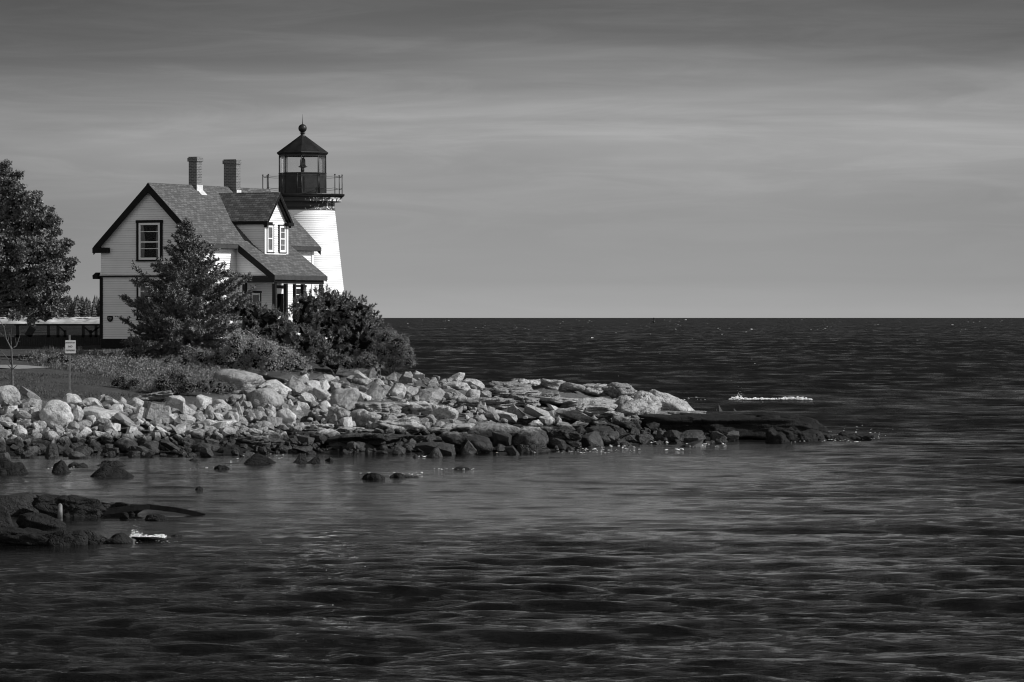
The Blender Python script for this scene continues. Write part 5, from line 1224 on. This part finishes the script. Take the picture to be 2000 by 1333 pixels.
# ------------------------------------------------------------------ foam
def foam_bits(segs, name, label):
    Vs, Fs, k = [], [], 0; V0, F0 = ICO[2]
    for (x0, y0, x1, y1, n, s) in segs:
        for _ in range(n):
            px = RNG.uniform(x0, x1); py = RNG.uniform(y0, y1); D = WAT(py); r = .72 * s / F * D * RNG.lognormal(0, .4)
            sc = np.array([r * RNG.uniform(1, 2.6), r * 1.5, r * .5]); V = V0 * sc * (1 + .25 * RNG.normal(size=(len(V0), 1)))
            Vs.append(V + np.array([(px - CX) / F * D, D, .04])); Fs.append(F0 + k); k += len(V0)
    return tag(fastmesh(name, np.concatenate(Vs), np.concatenate(Fs), M['foam']), label, kind='stuff')
foam_bits([(90, 904, 150, 920, 16, .9), (450, 884, 560, 906, 26, .9), (590, 880, 640, 884, 8, 1), (704, 925, 830, 934, 40, .9), (815, 892, 835, 896, 10, 1.0), (845, 880, 1250, 888, 50, .9), (1090, 872, 1250, 884, 60, 1.0), (1270, 864, 1305, 868, 22, 1.2), (1340, 869, 1385, 874, 34, 1.3), (1395, 868, 1420, 875, 12, 1),
           (1300, 878, 1335, 882, 14, 1.3), (1500, 856, 1660, 866, 50, .8), (1595, 832, 1700, 866, 60, .8), (845, 917, 925, 921, 22, .8), (1335, 775, 1380, 790, 24, .9), (1700, 840, 1760, 860, 12, .7), (440, 1066, 640, 1075, 0, .7), (360, 915, 440, 920, 8, .8), (200, 1060, 360, 1064, 30, .6), (470, 1062, 720, 1120, 22, .4), (500, 1180, 720, 1270, 26, .45)], 'foam_and_glints', 'white flecks of foam along the waterline, with specks added as glints')  # last two groups are white specks standing in for glints on the water
foam_bits([(760, 625, 2000, 645, 130, .6), (760, 645, 2000, 780, 60, .75), (830, 625, 1000, 632, 8, .45)], 'whitecaps', 'tiny whitecaps scattered over the open sea')
def breaker(name, label, pts, D, hgt, splash, n=160, s=.05, drops=70):
    Vs, Fs, k = [], [], 0; V0, F0 = ICO[2]
    xs = [p[0] for p in pts]; hs = [p[1] for p in pts]
    def add(x, d, z, r, st=1.0):
        nonlocal k
        V = V0 * np.array([r * st * 1.5, r, r * .8]) * (1 + .22 * RNG.normal(size=(len(V0), 1))); Vs.append(V + np.array([x, d, z])); Fs.append(F0 + k); k += len(V0)
    for _ in range(n):
        px = RNG.uniform(xs[0], xs[-1]); hh = np.interp(px, xs, hs); 
        hh *= .3 + 1.0 * abs(math.sin(px * .37) * math.sin(px * .91 + 1))
        if hh <= .3: continue
        z = RNG.uniform(0, 1) ** 1.3 * hh / F * D + (.16 if D > 150 else .03); add((px - CX) / F * D, D + RNG.normal() * .18, z, s * RNG.uniform(.5, 1.3), RNG.uniform(.6, 1.3))
    for _ in range(drops):
        a = abs(RNG.normal()) * .5; px = splash[0] + RNG.normal() * splash[2]; z = a * splash[1] / F * D; add((px - CX) / F * D, D + RNG.normal() * .2, z, s * RNG.uniform(.15, .4))
    o = fastmesh(name, np.concatenate(Vs), np.concatenate(Fs), M['foam'], None, (float((xs[0] + xs[-1]) / 2 - CX) / F * D, D, 0)); tag(o, label, 'wave')
breaker('breaking_wave', 'white breaking wave with a spray on the sea behind the point', [(1424, 1), (1432, 5), (1442, 8), (1450, 4), (1465, 1.5), (1475, 3), (1500, 2), (1513, 3), (1519, .0), (1524, 2), (1535, 6), (1560, 5), (1585, 1)], WAT(786), 1, (1443, 20, 5), 900, .034, 120)
breaker('breaking_wave', 'small white splash over the near reef at lower left', [(253, 5), (262, 13), (270, 9), (276, 4), (290, 2), (305, 5), (318, 4), (324, .5)], WAT(1052), 1, (266, 24, 5), 420, .0115, 200)
def buoy():
    D = 4000.0; x, y = P(1277, 0, D).x, D; m = MB(); z0 = 0
    m.lathe([(a * 2.2, b * 2.4) for a, b in ((.01, -.3), (.55, -.2), (.6, .5), (.35, .8), (.2, .9), (.16, 1.6), (.32, 1.65), (.28, 2.0), (.01, 2.05))], (x, y), 12)
    tag(m.build('buoy', M['iron'], None, (x, y, 0)), 'tiny dark buoy near the horizon right of the middle', 'buoy')
buoy()
